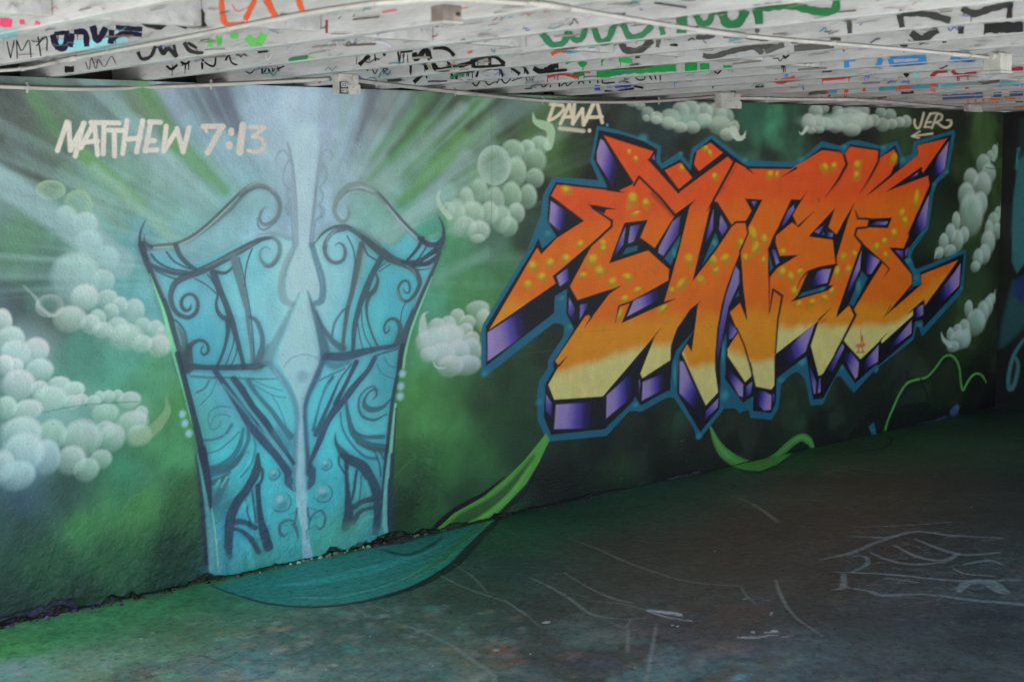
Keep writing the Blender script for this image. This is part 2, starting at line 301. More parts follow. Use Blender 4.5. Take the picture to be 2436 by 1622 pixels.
# ---- the gate
gate_poly = mix_path('G3 130 60 180 300 300 600 400 850 470 1100 540 1400 G5 650 430 740 800 840 1200 G7 400 300 440 700 460 1100 500 1480 720 1530 1000 1470 1600 1330 G8 600 1250 1000 1130 1380 1030 1400 900 1390 500 G6 1420 1400 1460 900 1530 400 1590 0 G4 1640 1150 1760 850 1900 560 2040 180 2080 20 1900 60 1750 0 1650 -40 1500 120 1250 60 1000 -100 700 -60 520 60 G3 2000 60 1700 20 1350 80 1000 240 700 330 500 150 250 90')
gate_pts = [(420,700,(105,170,185)),(470,800,(75,155,175)),(480,850,(70,150,170)),(560,700,(110,175,190)),(600,640,(110,175,190)),(640,700,(125,180,200)),(720,620,(150,185,215)),
(720,720,(150,185,215)),(720,820,(130,185,205)),(800,650,(130,180,200)),(900,680,(85,165,180)),(940,720,(75,160,180)),(930,800,(70,155,170)),(880,760,(85,175,185)),(540,960,(90,160,180)),
(500,1000,(75,150,145)),(560,1100,(75,185,195)),(620,1100,(75,185,195)),(600,950,(90,170,180)),(680,950,(95,180,195)),(780,950,(85,180,195)),(860,920,(95,165,180)),(920,900,(70,150,165)),
(880,1000,(85,175,185)),(800,1050,(80,185,200)),(900,1060,(80,165,175)),(640,1200,(80,180,190)),(560,1250,(70,160,185)),(600,1340,(70,160,150)),(700,1300,(75,165,165)),(780,1180,(70,170,180)),
(800,1270,(80,165,150)),(880,1270,(75,150,150)),(850,1230,(90,155,130)),(480,1300,(90,140,150)),(520,1200,(60,120,130)),(920,1200,(60,110,130)),(480,700,(100,160,180)),(380,640,(95,150,170))]
gf = np.minimum(wall.field(gate_pts)*1.22, .82)*np.array([.94, 1.03, 1.02])*(0.86+0.28*n1)[..., None]
q = on_wall(gate_poly); sl = wall.box(q, 0.05); d = wall.sdf(q, sl)
wall.put(sl, np.clip(0.5-d/0.006, 0, 1), gf[sl])
PALE = (168,204,234)
F('G1 2000 -40 2220 -40 2230 300 2180 900 2130 1400 2140 1450 2000 1450 1990 1400 1970 900 1930 300', (172,202,226), 12, .9)
F('G3 1995 100 1900 330 1850 560 1870 720 1920 790 2010 690 2060 660 2110 690 2180 760 2250 650 2230 500 2120 130', PALE, 6, .95)
F('G5 2060 -560 1960 -400 1780 -20 1750 200 1900 450 1995 690 2010 900 1980 1200 1975 1568 2090 1568 2080 1200 2060 900 2070 700 2150 480 2265 200 2240 0 2150 -350', (164,206,230), 7, .92)
F('G7 1540 -60 1520 300 1530 640 1590 900 1600 1290 1725 1230 1670 1000 1650 700 1640 400 1640 -60', (162,206,234), 3, .98)
NV, SL, GR = (42,60,98), (58,74,92), (108,128,138)
# upper left arm
S('G1 200 1440 400 1425 560 1400 750 1310 950 1150 1150 960 1350 770 1520 690 1660 740 1760 860 1780 980 1740 1090 1640 1160 1570 1150 1540 1090 1560 1010 1610 950', [60,60,58,60,64,68,74,84,70,58,55,52,48,34,38,34,6], (100,118,128), 4, .9)
S('G1 210 1420 400 1398 560 1375 750 1285 950 1125 1150 935 1300 790', [20,20,20,22,24,24,14], (62,78,84), 4, .85)
S('G1 700 1360 950 1190 1200 980 1350 810 1500 730 1620 740', [10,18,30,40,20,8], (72,82,96), 5, .7)
S('G1 230 1440 420 1435 560 1415 750 1325 950 1165 1150 975 1290 840', [16,18,18,16,16,14,8], (158,186,184), 3, .85)
S('G1 1400 715 1520 660 1640 690 1720 770', [10,26,26,10], (168,172,190), 4, .7)
S('G1 1515 1090 1525 1180 1580 1230 1660 1195 1740 1120', [14,20,24,24,12], (92,116,138), 3, .9)
S('G1 180 1110 130 1220 112 1350 150 1480 200 1568', [8,24,40,62,80], SL, 2)
S('G1 165 1290 172 1370 250 1430', [5,30,50], SL, 2)
S('G1 1530 1280 1700 1262 1900 1335', [30,44,40], (124,160,172), 7, .8)
# lower left arm and its scrolls
S('G3 1690 20 1560 40 1400 120 1200 230 1000 340 800 430 640 490 530 570 480 700 500 830 570 930 690 970 780 910 805 810 765 715 690 690 620 740 605 820 650 885 710 870 720 815', [38,56,80,92,92,92,84,76,64,58,54,54,52,46,38,34,40,46,46,36,10], SL, 3, .95)
S('G3 1480 90 1200 225 900 375', [10,22,12], (124,142,142), 5, .75)
S('G3 500 600 470 700 480 790', [8,14,8], (112,126,150), 4, .6)
S('G3 1690 15 1765 80 1778 200 1720 310 1640 360 1570 310 1540 220 1570 150 1620 130 1662 160', [34,50,56,62,52,40,28,18,12,5], (98,134,142), 4, .95)
S('G3 1600 368 1700 345 1770 230', [12,26,10], (66,92,104), 5, .7)
S('G3 130 100 200 300 300 550 400 800 470 1000 540 1200 600 1450 640 1568', [84,84,80,86,96,96,118,130], (52,64,78), 2)
S('G3 205 190 300 450 410 730', [14,22,14], (118,148,168), 3, .8)
for p, w in (('G3 250 220 330 310 480 390 680 425', 30), ('G3 430 190 520 300 650 370 720 390', 24), ('G3 540 110 590 230 680 330 780 400', [60,60,56,44]), ('G3 200 330 400 410 560 450 720 450', [60,52,44,40]), ('G3 300 410 450 480 540 510', 20),
             ('G3 920 460 1000 570 1045 690', 20), ('G3 770 510 900 580 1030 690', 17), ('G3 1240 1160 1220 1300 1170 1450 1130 1545', 16), ('G3 1275 1290 1255 1420 1200 1540', 16), ('G3 1450 150 1400 280 1370 430 1355 600', 18),
             ('G3 1030 430 1130 440 1220 370 1255 290', [44,36,30,24]), ('G3 490 980 570 1030 640 1120 668 1220 660 1340', 24)): S(p, w, (58,76,94), 2)
S('G3 560 1080 610 1200 620 1350', [40,110,90], (72,104,112), 6, .8); S('G3 530 1030 580 1180 610 1300', [10,24,10], (128,164,172), 4, .8)
S('G3 990 440 1060 620 1140 820 1200 1000 1260 1200 1320 1420 1352 1568', [90,72,72,84,62,52,52], (54,74,96), 2)
S('G3 1045 700 1022 800 1042 900 1100 970 1195 1000', [24,36,46,60,60], (58,76,98), 2); S('G3 1160 1010 1160 1150 1130 1300 1080 1450 1030 1555', [62,52,36,36,36], (52,72,98), 2)
S('G3 1240 280 1300 500 1350 700 1390 900 1410 1100 1440 1300 1462 1530', [96,74,56,48,46,46,54], (98,126,136), 3); S('G3 1295 260 1372 600 1432 950 1462 1250 1482 1510', 16, (50,70,90), 2)
S('G3 1225 400 1300 650 1350 850', [12,14,8], (62,84,98), 2, .8)
S('G3 1420 960 1500 1010 1560 1150 1572 1300 1530 1490', [40,52,56,62,110], (70,100,122), 3, .9)
S('G3 670 1400 730 1290 830 1240 910 1280 932 1360 890 1412 845 1390 850 1330 880 1310', [84,58,42,36,36,30,24,18,8], (54,80,96), 2); S('G3 700 1310 685 1568', [70,140], (54,70,76), 5)
S('G5 700 250 900 265 1200 265 1500 250 1625 215', [80,64,72,84,60], (46,64,92), 3); S('G5 730 335 900 350 1200 365 1500 345', [20,26,30,14], (104,180,182), 5, .8); S('G5 730 372 950 385 1200 387 1450 400 1750 402', [30,26,26,24,10], (58,106,128), 3, .9)
# centre stalk
S('G1 1860 170 1900 350 1940 600 1960 900 1960 1200 1962 1420', [10,34,36,42,52,64], (140,160,178), 6, .8); S('G1 1870 190 1915 350 1960 650 1985 1000 1992 1420', 8, (112,128,150), 4, .8); S('G1 1910 950 1925 1200 1935 1400', 9, (92,116,138), 4, .8)
for p, w in (('G1 1745 480 1730 390 1770 300 1840 290 1885 360', [6,20,24,24,18]), ('G1 1885 400 1840 500 1815 600 1830 680 1880 730', 20), ('G1 1872 740 1865 810 1900 880', 24), ('G1 1890 900 1862 960 1880 1030 1915 1055', [36,64,58,30]),
             ('G2 730 415 756 340 720 280 660 275 628 330', [6,20,22,20,18]), ('G2 640 440 685 540 680 620 600 722', 20), ('G2 610 740 640 800 630 880 592 930', 24), ('G2 590 940 640 990 622 1060 560 1112', [26,64,60,24])): S(p, w, (128,150,168), 4, .75)
S('G2 632 195 600 400 570 650 545 900 512 1200 502 1420', [10,34,36,42,48,60], (136,158,176), 6, .8); S('G2 560 700 535 950 505 1200 488 1400', 10, (104,126,148), 3, .85); S('G2 548 1130 530 1300 530 1420', 14, (96,124,144), 4, .7)
S('G3 1960 100 1880 280 1820 450 1800 620 1830 760 1920 815', [62,84,92,94,92,66], (132,164,176), 5, .85); S('G4 505 100 560 280 620 480 640 640 620 770 556 800', [62,74,84,80,86,66], (86,126,150), 5, .9); S('G4 560 300 620 500 632 650', [8,14,8], (128,170,186), 4, .7)
S('G3 1960 150 1880 320 1800 560', [8,12,8], (104,124,140), 4, .6)
S('G3 2010 680 1930 850 1830 1060 1720 1280 1620 1470', [6,46,74,110,150], (106,150,160), 9, .75); S('G3 1640 1300 1560 1450 1500 1560', [10,60,120], (66,100,122), 10, .6)
S('G5 1660 230 1850 460 1945 650 1985 850 1970 1100 1955 1400 1935 1568', [70,64,62,60,60,72,90], (104,140,164), 7, .75); S('G5 1700 290 1800 420', 10, (140,190,200), 4, .7)
S('G4 460 660 510 820 570 1000 640 1250 670 1420', [6,46,74,110,130], (60,96,126), 6, .9); S('G6 650 160 565 380 475 580 432 760 440 1000 460 1300 480 1520', [70,74,62,52,48,56,86], (52,82,118), 6, .9)
S('G4 560 900 640 1080 760 1250 880 1340', [16,40,64,90], (58,88,118), 5, .9); S('G4 750 1190 780 1040 860 910 930 850', 30, (76,104,134), 4, .9)
S('G5 1830 255 1900 165 2050 112 2200 142 2275 205', 14, (110,150,172), 5, .7); wall.blob((720,894), 22, 22, (118,162,184), .6, .3)
# right arm
S('G2 1880 1400 1750 1320 1600 1150 1450 980 1300 800 1200 730 1080 690 940 720 840 810 790 920 780 1020 820 1100 890 1130 940 1080 955 1010 935 940', [60,55,55,55,60,75,84,78,62,54,50,46,44,34,24,6], (120,142,146), 3, .92)
S('G2 1860 1370 1650 1180 1500 1010 1380 870 1290 780', [30,30,28,26,10], (56,66,84), 4, .9); S('G2 1240 800 1080 742 940 770 850 860', [8,20,18,8], (84,96,98), 4, .8)
S('G2 1800 1375 1560 1130 1400 935', [14,16,8], (168,190,200), 3, .9); S('G2 1240 770 1100 720 960 745', [10,26,10], (165,190,190), 5, .7); S('G2 800 1000 830 1090 900 1140', [8,20,20], (120,150,166), 4, .6)
S('G2 2010 1055 2060 1150 2082 1280 2055 1400 1980 1490', [8,24,36,48,66], (42,54,78), 2); S('G2 2048 1250 2072 1310 2000 1390', [5,20,36], (42,54,78), 2); S('G2 1790 1330 1900 1400 2040 1405', [50,70,54], (48,60,88), 3)
S('G2 540 1390 640 1270 760 1200 900 1190 1020 1240 1130 1310 1280 1430 1430 1568', [12,30,40,60,72,84,104,104], (62,92,98), 3, .95)
S('G4 1130 20 1300 160 1450 270 1600 330 1700 380 1770 470 1792 570 1745 680 1665 770 1590 770 1545 700 1540 610 1590 540 1650 540 1678 610 1660 680 1612 665 1598 622', [84,104,98,88,82,66,56,50,40,36,36,30,30,30,30,24,18,8], (58,84,94), 2)
S('G4 1640 355 1720 420 1755 500', [10,26,10], (128,146,146), 3, .7); S('G4 1530 640 1545 720 1600 785', [10,14,8], (160,170,166), 3, .7); S('G2 1000 1200 1150 1290 1350 1440', [6,12,6], (150,186,190), 4, .6)
S('G2 900 1220 760 1260 680 1360 652 1450 G4 672 110 665 200 720 290 800 322 880 285 907 190 880 110 830 85 788 112', [46,46,46,42,46,46,46,46,44,42,32,20,6], (74,102,126), 3, .95); S('G2 800 1235 710 1310 680 1400', [8,16,8], (160,190,190), 3, .7)
for p, w in (('G4 1830 30 1760 160 1645 290', [52,42,34]), ('G4 1882 110 1830 200 1755 295', 20), ('G4 2040 100 1900 230 1750 310 1590 310', [44,60,54,40]), ('G4 2010 220 1900 320 1720 350', [44,64,44]), ('G4 1965 340 1880 390 1770 405', 18)): S(p, w, (46,60,86), 2)
S('G4 2000 215 1850 300', 12, (158,178,205), 2, .8); S('G4 1955 345 1890 378 1800 388', 14, (158,178,205), 2, .8)
S('G4 2060 40 2012 240 1940 430 1850 640 1750 850 1660 1060 1600 1260 1555 1568', [52,52,54,64,74,76,84,74], (54,70,94), 2); S('G4 1960 330 1800 660 1720 860', [10,22,12], (140,158,180), 3, .85)
S('G4 1942 490 1830 760 1712 1060 1630 1360 1600 1568', [8,24,26,28,30], (130,206,166), 1.5); S('G3 230 450 325 700 395 900 455 1120 535 1400 580 1568', [6,26,38,46,52,52], (126,212,162), 1.5); S('G5 500 10 578 300 662 600 722 850 765 1000', [52,46,44,36,8], (122,206,164), 1.5)
# struts, right half
S('G4 1100 100 1050 350 990 650 930 900 890 1200 880 1340', [72,84,62,52,46,42], (76,94,104), 3); S('G4 1130 160 1090 420 1020 640', [30,40,10], (134,140,120), 5, .5)
S('G4 1330 270 1230 450 1150 640 1080 830 1020 1080 1000 1350', [74,72,84,72,62,46], (52,78,102), 2); S('G4 1270 440 1292 540 1250 650 1180 710', [20,40,62,62], (58,84,98), 2)
for p, w in (('G4 1190 700 1160 830 1170 980 1220 1150 1295 1315', [62,40,26,22,26]), ('G4 1100 880 1110 1050 1150 1200 1222 1335', 16), ('G4 1060 1050 1080 1200 1122 1355', 16), ('G4 930 0 1000 150 1025 340', 18), ('G4 1120 100 1170 220 1285 295', 25), ('G4 1440 340 1300 425', 14), ('G4 1375 320 1290 400', 14), ('G4 1620 800 1580 900 1565 1040', 15),
             ('G4 1560 1250 1562 1080 1500 990 1420 1000 1370 1080 1385 1158 1425 1130 1430 1080', [96,62,42,32,28,25,18,6]), ('G4 1560 1200 1500 1300 1390 1335', [84,62,40])): S(p, w, (58,86,104), 2)
S('G6 690 135 900 135 1100 85 1300 42 1510 0', [96,112,92,62,40], (48,74,104), 4); S('G6 1280 120 1535 40', 26, (58,96,118), 3); S('G6 640 180 780 250 950 200', [40,90,60], (66,110,138), 8, .7)
# the V of braces
S('G5 1010 310 1150 500 1300 730 1450 950 1600 1150 1750 1330 1880 1520', [60,72,92,134,112,92,94], (46,66,106), 3); S('G5 1230 400 1340 540 1450 720 1600 900 1700 1050 1850 1260 1945 1410', [72,84,72,84,74,52,40], (40,60,94), 3)
S('G5 1400 420 1520 600 1680 780 1800 950 1910 1090', [62,42,52,64,80], (62,108,132), 4, .9); S('G5 1750 1050 1880 1200', [120,140], (76,128,148), 12, .6)
for p in ('G5 1450 410 1600 480 1800 540', 'G5 1480 470 1680 590 1850 625', 'G5 1680 590 1780 760 1880 1040'): S(p, 13, (72,124,146), 2.5, .85)
S('G5 1430 880 1700 1180 1915 1440', [8,30,12], (118,168,190), 4, .8)
S('G6 1260 150 1180 300 1050 450 950 570 820 730 700 900 600 1150 520 1350 480 1510', [62,62,72,94,104,84,74,62,50], (46,70,106), 3); S('G6 1040 200 960 370 880 530 790 690', [62,48,48,62], (44,66,100), 2)
S('G6 980 230 850 400 740 650 640 880 560 1060', [18,22,42,52,66], (50,86,122), 2.5); S('G6 760 380 680 500 600 730 530 1010', [42,36,26,42], (56,100,130), 3, .9); S('G6 900 280 700 370 600 420', 24, (64,108,134), 4, .8); S('G6 665 1120 520 1410', [14,18], (112,172,192), 3, .8)
# scrolls bottom left
TE = (62,116,138)
for p, w, c in (('G5 940 420 890 510 790 565', 25, (56,98,118)), ('G5 1030 420 960 580 830 715', 15, (70,114,140)), ('G5 1190 740 1050 730 950 800 930 920 980 1010 1060 960 1072 908', 20, (74,128,152)), ('G5 1205 950 1130 1060 1000 1120 880 1130', [40,36,30,30], TE), ('G5 960 950 1000 850 1100 820 1192 852', 17, (74,130,154)),
                ('G5 920 1285 1050 1250 1200 1130 1295 1030', 17, TE), ('G5 900 1480 1050 1440 1200 1350 1300 1200 1342 1000', [64,64,74,62,36], (56,114,136)), ('G5 940 1550 1150 1480 1290 1350 1400 1150 1402 980', [66,66,62,52,40], (58,112,136)), ('G5 1320 1568 1450 1400 1492 1200 1470 1100', 30, (66,130,150)),
                ('G7 480 180 700 165 850 60 930 -10', [90,90,80,70], (48,102,120)), ('G7 520 340 650 290 730 220', [70,70,50], (50,104,122)), ('G7 560 560 640 420 720 300', [100,80,40], (58,108,126))): S(p, w, c, 3, .9)
S('G7 560 400 612 312', [20,34], (106,192,192), 2, .85); S('G7 640 390 702 272', [20,28], (106,192,192), 2, .85); S('G7 720 345 850 180 950 20', [10,92,72], (76,186,196), 3, .9); S('G7 780 500 900 330 1000 120', [40,50,20], (92,186,196), 5, .7)
S('G7 1070 0 1050 200 950 400 830 560 750 740 725 950 715 1210', [40,112,104,114,118,104,90], (40,62,90), 3); S('G7 1060 120 1122 185 1112 320 1060 372', 34, (46,74,102), 2); S('G7 1070 380 1080 600 1110 800 1150 950 1195 1100', [62,62,84,114,118], (38,58,88), 3)
for p, w in (('G7 1000 430 1020 600 1050 810', 25), ('G7 930 540 950 700 985 805', 20), ('G7 790 800 920 810 1040 875', [74,62,62]), ('G7 750 890 850 900 980 1000 1075 1160', [30,42,62,62])): S(p, w, (44,70,98), 3)
wall.blob((530,1350), 70, 45, (88,160,178), .5); wall.blob((640,1330), 60, 30, (84,168,160), .6)
# scrolls bottom right
S('G8 870 0 960 60 1120 150 1230 330 1290 500 1295 700 1275 920', [50,112,124,114,114,94,90], (40,62,90), 3); S('G8 920 50 930 300 940 520 950 700 915 860', [52,52,72,114,110], (38,58,86), 3)
for p, w, c in (('G8 1040 200 1020 380 990 535', [36,36,28], (40,60,86)), ('G8 1100 250 1090 450 1070 575', 14, (44,60,100)), ('G8 1010 625 1120 560 1235 530', [74,62,72], (40,64,92)), ('G8 1000 810 1080 690 1200 640 1285 640', [74,54,42,52], (42,66,94)), ('G8 840 15 830 100 905 235', 25, (40,64,92)),
                ('G6 920 680 950 870 1010 1050 1150 1180 1370 1225', [34,50,84,94,94], (46,92,116)), ('G6 850 800 880 1000 1000 1200 1150 1330 1285 1350', [18,22,26,36,40], (56,112,140)), ('G6 790 1040 800 1170 900 1310', [8,40,100], (44,74,98)), ('G6 1010 1030 1150 1092 1360 1090', [26,48,54], (50,98,120)),
                ('G6 1228 652 1280 600 1270 530 1200 550 1140 640 1140 720 1220 770 1350 740 1450 640', [8,25,25,22,30,62,72,52,16], (46,92,112)), ('G6 1290 540 1240 490 1150 530 1080 620 1070 750 1120 850 1250 890 1400 820', [16,20,20,22,26,36,36,18], (48,94,116)),
                ('G6 1370 150 1430 240 1500 265', 14, (60,114,136)), ('G6 1280 220 1350 340 1490 402', 14, (60,114,136)), ('G6 1250 1250 1310 1400 1332 1560', 25, (46,92,112)), ('G6 1310 1250 1365 1355', 25, (46,92,112))): S(p, w, c, 2.5, .92)
S('G6 1050 1160 1250 1240 1380 1260', [30,60,60], (50,90,88), 6, .6)
wall.blob((830,1255), 45, 25, (88,160,135), .6); wall.blob((900,1265), 40, 20, (80,150,150), .5)
# edges of the lower posts
S('G5 560 100 650 430 740 780 830 1150 880 1400', [60,66,74,84,96], (36,44,70), 2); S('G7 405 -60 418 0 470 300 512 640', [100,104,92,30], (36,44,70), 3)
S('G7 332 0 392 500 428 900 458 1310', [16,36,58,50], (34,38,70), 4, .85); S('G7 350 0 420 350 490 800 520 1200 532 1460', [12,26,32,54,74], (102,166,170), 4, .85); S('G7 520 640 560 900 590 1250 602 1410', [8,20,20,8], (132,206,172), 2)
S('G7 660 1150 690 1300 720 1500', [40,60,60], (64,158,172), 6, .8)
S('G6 1590 0 1540 300 1480 600 1440 900 1410 1200 1382 1568', 46, (38,48,72), 2); S('G8 1390 0 1370 300 1352 520', 40, (42,54,92), 3); S('G6 1505 700 1462 1100 1425 1568', [24,36,38], (130,202,170), 1.5); S('G8 1430 0 1390 400 1380 800 1402 1000', [32,42,52,50], (118,190,184), 2.5)
S('G6 1512 750 1472 1568', 18, (34,40,72), 2); S('G8 1462 0 1442 500 1442 960', [30,52,40], (36,42,74), 3)
S('G7 1420 200 1440 330 1505 430', [60,104,36], (54,80,122), 3); S('G7 1720 190 1705 330 1662 430', [84,92,16], (54,82,120), 3)
for x, y in ((434,984),(440,1006),(450,1030),(958,888),(954,918),(952,942)):
    wall.blob((x, y), 13, 15, (125,200,160), .85, .35); wall.blob((x, y), 9, 10, (160,192,240), .95, .25)
for x, y, r in ((652,1126,15),(669,1193,25),(776,1103,15),(769,1172,23)):       # beads
    wall.blob((x, y+r*.2), r*1.3, r*1.35, (48,110,130), .5, .2); wall.blob((x, y), r, r, (96,186,196), .9, .7); wall.blob((x+r*.1, y+r*.35), r*.8, r*.6, (52,112,130), .55); wall.blob((x-r*.15, y-r*.25), r*.5, r*.5, (178,200,216), .9)
    wall.stroke([(x+r*math.cos(t)*.95, y+r*math.sin(t)*.95) for t in np.linspace(-1.1, 2.6, 14)], [1]+[2.6]*6+[1], (50,92,116), 2, .8)
for p, w in (('G7 1530 640 1520 760 1500 830', 24), ('G7 1480 790 1400 785 1330 840 1330 930 1380 972 1430 930', [25,30,36,40,34,8]), ('G7 1490 830 1530 900 1540 990', [40,40,16]), ('G7 1440 715 1520 680', 12), ('G7 1660 640 1660 720 1692 772', 30), ('G7 1670 890 1690 770 1770 680 1840 680 1870 760 1850 850 1800 890 1768 850', [18,25,25,28,30,30,30,8]), ('G7 1690 640 1760 656', 12), ('G7 1650 900 1655 1010', 14)): S(p, w, (62,90,128), 3, .85)

for p_, w_ in (('G5 1050 1000 1150 1080 1280 1000', [6,16,6]), ('G5 1000 1330 1180 1250 1310 1080', [8,30,12]), ('G5 1100 470 1300 700 1480 930', [16,26,8]), ('G5 1390 520 1560 760 1720 960', [18,26,10]), ('G5 1180 1560 1330 1390 1430 1160', [18,46,24]), ('G6 1090 260 960 470 860 640', [14,22,8]), ('G6 900 380 780 640 680 860', [14,24,10]), ('G6 700 460 620 700 560 960', [16,24,12]), ('G6 1000 900 1060 1010 1180 1060', [30,30,14]), ('G6 1150 980 1250 1030 1360 1010', [50,60,40]), ('G6 880 880 930 1040 1030 1180', [16,26,16]), ('G6 1060 1200 1180 1290 1260 1300', [16,36,20]), ('G8 960 200 980 420', [40,24]), ('G8 1060 300 1045 520', [20,14]), ('G8 1150 330 1190 470', [44,50]), ('G8 1060 880 1150 760 1220 740', [20,40,20]), ('G7 880 680 960 520', [60,30]), ('G7 990 620 1010 780', [40,30]), ('G7 850 1000 950 1150 1000 1320', [40,90,60]), ('G7 900 870 1010 950', [16,24])): S(p_, w_, (92,200,208), 6, .55)
S('G7 1480 350 1512 470', [10,20], (150,196,222), 4, .6); S('G7 1660 420 1650 560', [14,10], (150,196,222), 4, .6)
# ---- MATTHEW 7:13 and the signatures
WH = (208,203,198)
for p in ('455 588 530 362', '545 370 557 585', '557 585 668 370', '662 372 596 632', '640 565 745 372', '748 372 774 620', '668 522 775 512', '722 366 945 370', '826 372 818 615', '862 426 985 430', '906 440 908 632', '1007 350 972 612', '1132 352 1082 600', '995 500 1110 490', '1195 368 1152 592', '1185 360 1272 364', '1165 512 1226 510', '1150 588 1245 582',
          '1318 396 1298 592', '1300 590 1402 430', '1402 415 1452 596', '1452 598 1500 405'): S('N '+p, 40, WH, 2.5, .97, False, 3.336)
W2 = (203,195,190)
for p, w in (('1612 398 1770 396', 38), ('1615 400 1640 440', 18), ('1762 398 1648 605', 40), ('1835 430 1835 450', 42), ('1820 540 1820 556', 46), ('1928 388 1902 602', 50), ('1985 402 2098 404', 30), ('2098 408 2010 478', 30)): S('N '+p, w*1.12, W2, 2.5, .97, False, 3.336)
S('N 2010 480 2075 496 2098 540 2075 585 2030 602 1970 588', [26,30,32,32,30,28], W2, 2.5, .97, True, 3.336)
CR = (212,202,178)
for p in ('430 892 382 1028', '400 895 498 902', '560 895 484 1060', '562 895 596 1045', '505 1005 595 1000', '604 892 588 1062', '590 1060 672 935', '672 935 682 1072', '684 1070 762 892', '768 892 702 1040', '800 892 842 1052', '715 1008 840 1002'): S('K3 '+p, 30, CR, 1.8, .95, False, 3.623)
S('K3 498 902 510 940 450 1000 385 1035', 28, CR, 1.8, .95, True, 3.623)
S('A1 1010 120 1290 152', 48, (196,190,170), 4, .9, False); wall.blob(px('A1', [(1360,147)])[0], 5, 6.5, CR, 1, .6)
S('C1 1690 -60 1670 20 1640 110 1605 118 1580 70 1582 20', 26, CR, 1.6, .95); S('C1 1770 -50 1735 10 1700 105', 24, CR, 1.6, .95)
for p in ('1700 106 1762 108', '1715 52 1775 48', '1765 -52 1830 -60', '1850 -50 1785 120'): S('C1 '+p, 22, CR, 1.6, .95, False)
S('C1 1855 -55 1905 -35 1895 20 1830 55', 22, CR, 1.6, .95); S('C1 1850 50 1900 95 1960 115 2012 80 2012 30 1965 25', [24,24,26,28,24,16], CR, 1.6, .95)
S('C1 1790 185 1560 215', [26,16], CR, 1.6, .95, False); S('C1 1642 158 1550 216 1632 236', 20, CR, 1.6, .95, False)

# ---- the big lettering
TL, TLL, NAVY = (26,96,124), (66,150,158), (12,12,26)
outer = mix_path('''A1 1450 88 1700 140 2000 235 2210 330 2200 500 2215 545 B1 430 400 545 540 585 350 820 195 1190 480 1260 495 1780 530 1900 460 2125 275
C1 475 275 700 330 800 270 900 260 1180 330 1370 275 1450 465 1545 430 1570 280 2055 140 2060 200 1975 660 1840 780 1800 900 1740 1330 1520 1560
C2 1690 0 1560 170 1535 260 1580 380 1610 395 2190 160 2195 200 2150 650 2100 720 1665 1200 1630 1090 1600 1080 1575 1200 1560 1240 1150 1560
C3 1140 700 1130 740 1080 720 860 970 830 940 700 770 640 780 490 1105 340 1120 280 820 220 740 170 720 100 750 0 860
B3 1640 770 1610 1050 1530 1190 1275 1165 1260 1080 1200 1075 1150 1115 1100 1050 960 1055 680 1410 640 1420 600 1290 370 930 330 920 270 930 0 1080
A3 1960 1095 1900 1080 1830 1090 1560 1380 870 1450 750 1200 740 900 760 740 870 560 870 480 1050 200 1060 80 1020 45 940 35 85 700 75 600 75 150 A2 90 960 600 120 700 0 A1 620 1568 780 1150 810 910 930 690 1470 740 1370 510''')
wall.fill(outer, TL, 2.2)
for p, r, c in (('A1 2000 230',22,TLL),('A1 870 1370',16,(60,150,145)),('A2 1030 640',14,TLL),('A2 1130 980',14,TLL),('A3 120 640',16,(40,140,160)),('A3 770 980',18,(50,140,150)),('A3 1910 1010',12,TLL),('B1 450 420',10,TLL),('B1 1210 500',14,TLL),('B1 1880 490',14,TLL),('C1 740 340',12,TLL),('C1 1210 350',12,TLL),('C1 1440 500',14,TLL),('C1 1960 640',10,TLL),('C1 1810 790',10,TLL),('C2 1500 300',16,TLL),('C2 1600 500',14,TLL),('C2 2130 620',10,TLL),('C2 2050 200',16,TLL),('C3 240 600',18,TLL),('C3 720 660',14,TLL),('C3 1130 690',8,TLL),('C3 1640 160',10,TLL),('B3 980 880',22,TLL),('B3 660 1390',14,TLL),('B3 1280 950',12,TLL),('B3 1640 720',14,TLL),('B3 1890 500',18,TLL)):
    wall.blob(mix_path(p)[0], r*.85, r*.75, c, .6)
inner = mix_path('''A1 1470 140 1750 195 2000 270 2165 370 2150 520 2220 605 B1 440 490 565 620 600 420 640 380 810 245 1200 550 1250 572 1810 582 2130 345
C1 480 345 690 380 735 440 810 310 1170 370 1165 465 1350 325 1405 455 1395 600 1620 450 1600 320 2020 195 1950 600 1790 780 1770 880 1700 1300 1500 1568
C2 1500 195 1500 250 1455 290 1555 450 1555 610 1665 570 1640 440 2170 210 2120 620 1680 1100 1670 1000 1580 1030 1555 1190 1150 1545
C3 1110 640 870 860 720 630 490 1040 370 1050 290 530 0 750
B3 1590 700 1575 1000 1525 1110 1305 1085 1310 915 1190 992 970 715 915 800 905 1060 680 1340 410 890 395 760 330 840 280 850
A3 1970 1020 1900 910 1890 960 1540 1300 905 1370 820 1150 840 760 940 590 930 510 A2 1180 1010 1150 950 1085 830 1095 530 950 620 940 820 130 1450 130 980 A1 690 1560 755 1430 800 1550 970 1410 860 1220 875 930 960 760 1580 830 1410 480''')
wall.fill(inner, NAVY, 1.6)
PR = [(0,(152,132,184)),(.3,(140,120,178)),(.55,(84,72,162)),(.78,(32,24,92)),(1,(13,12,32))]
PR2 = [(0,(132,120,174)),(.5,(86,74,158)),(1,(30,24,84))]
def purp(path, g, ramp=PR, soft=3.2): wall.fill(mix_path(path), ramp, soft, 1.0, mix_path(g))
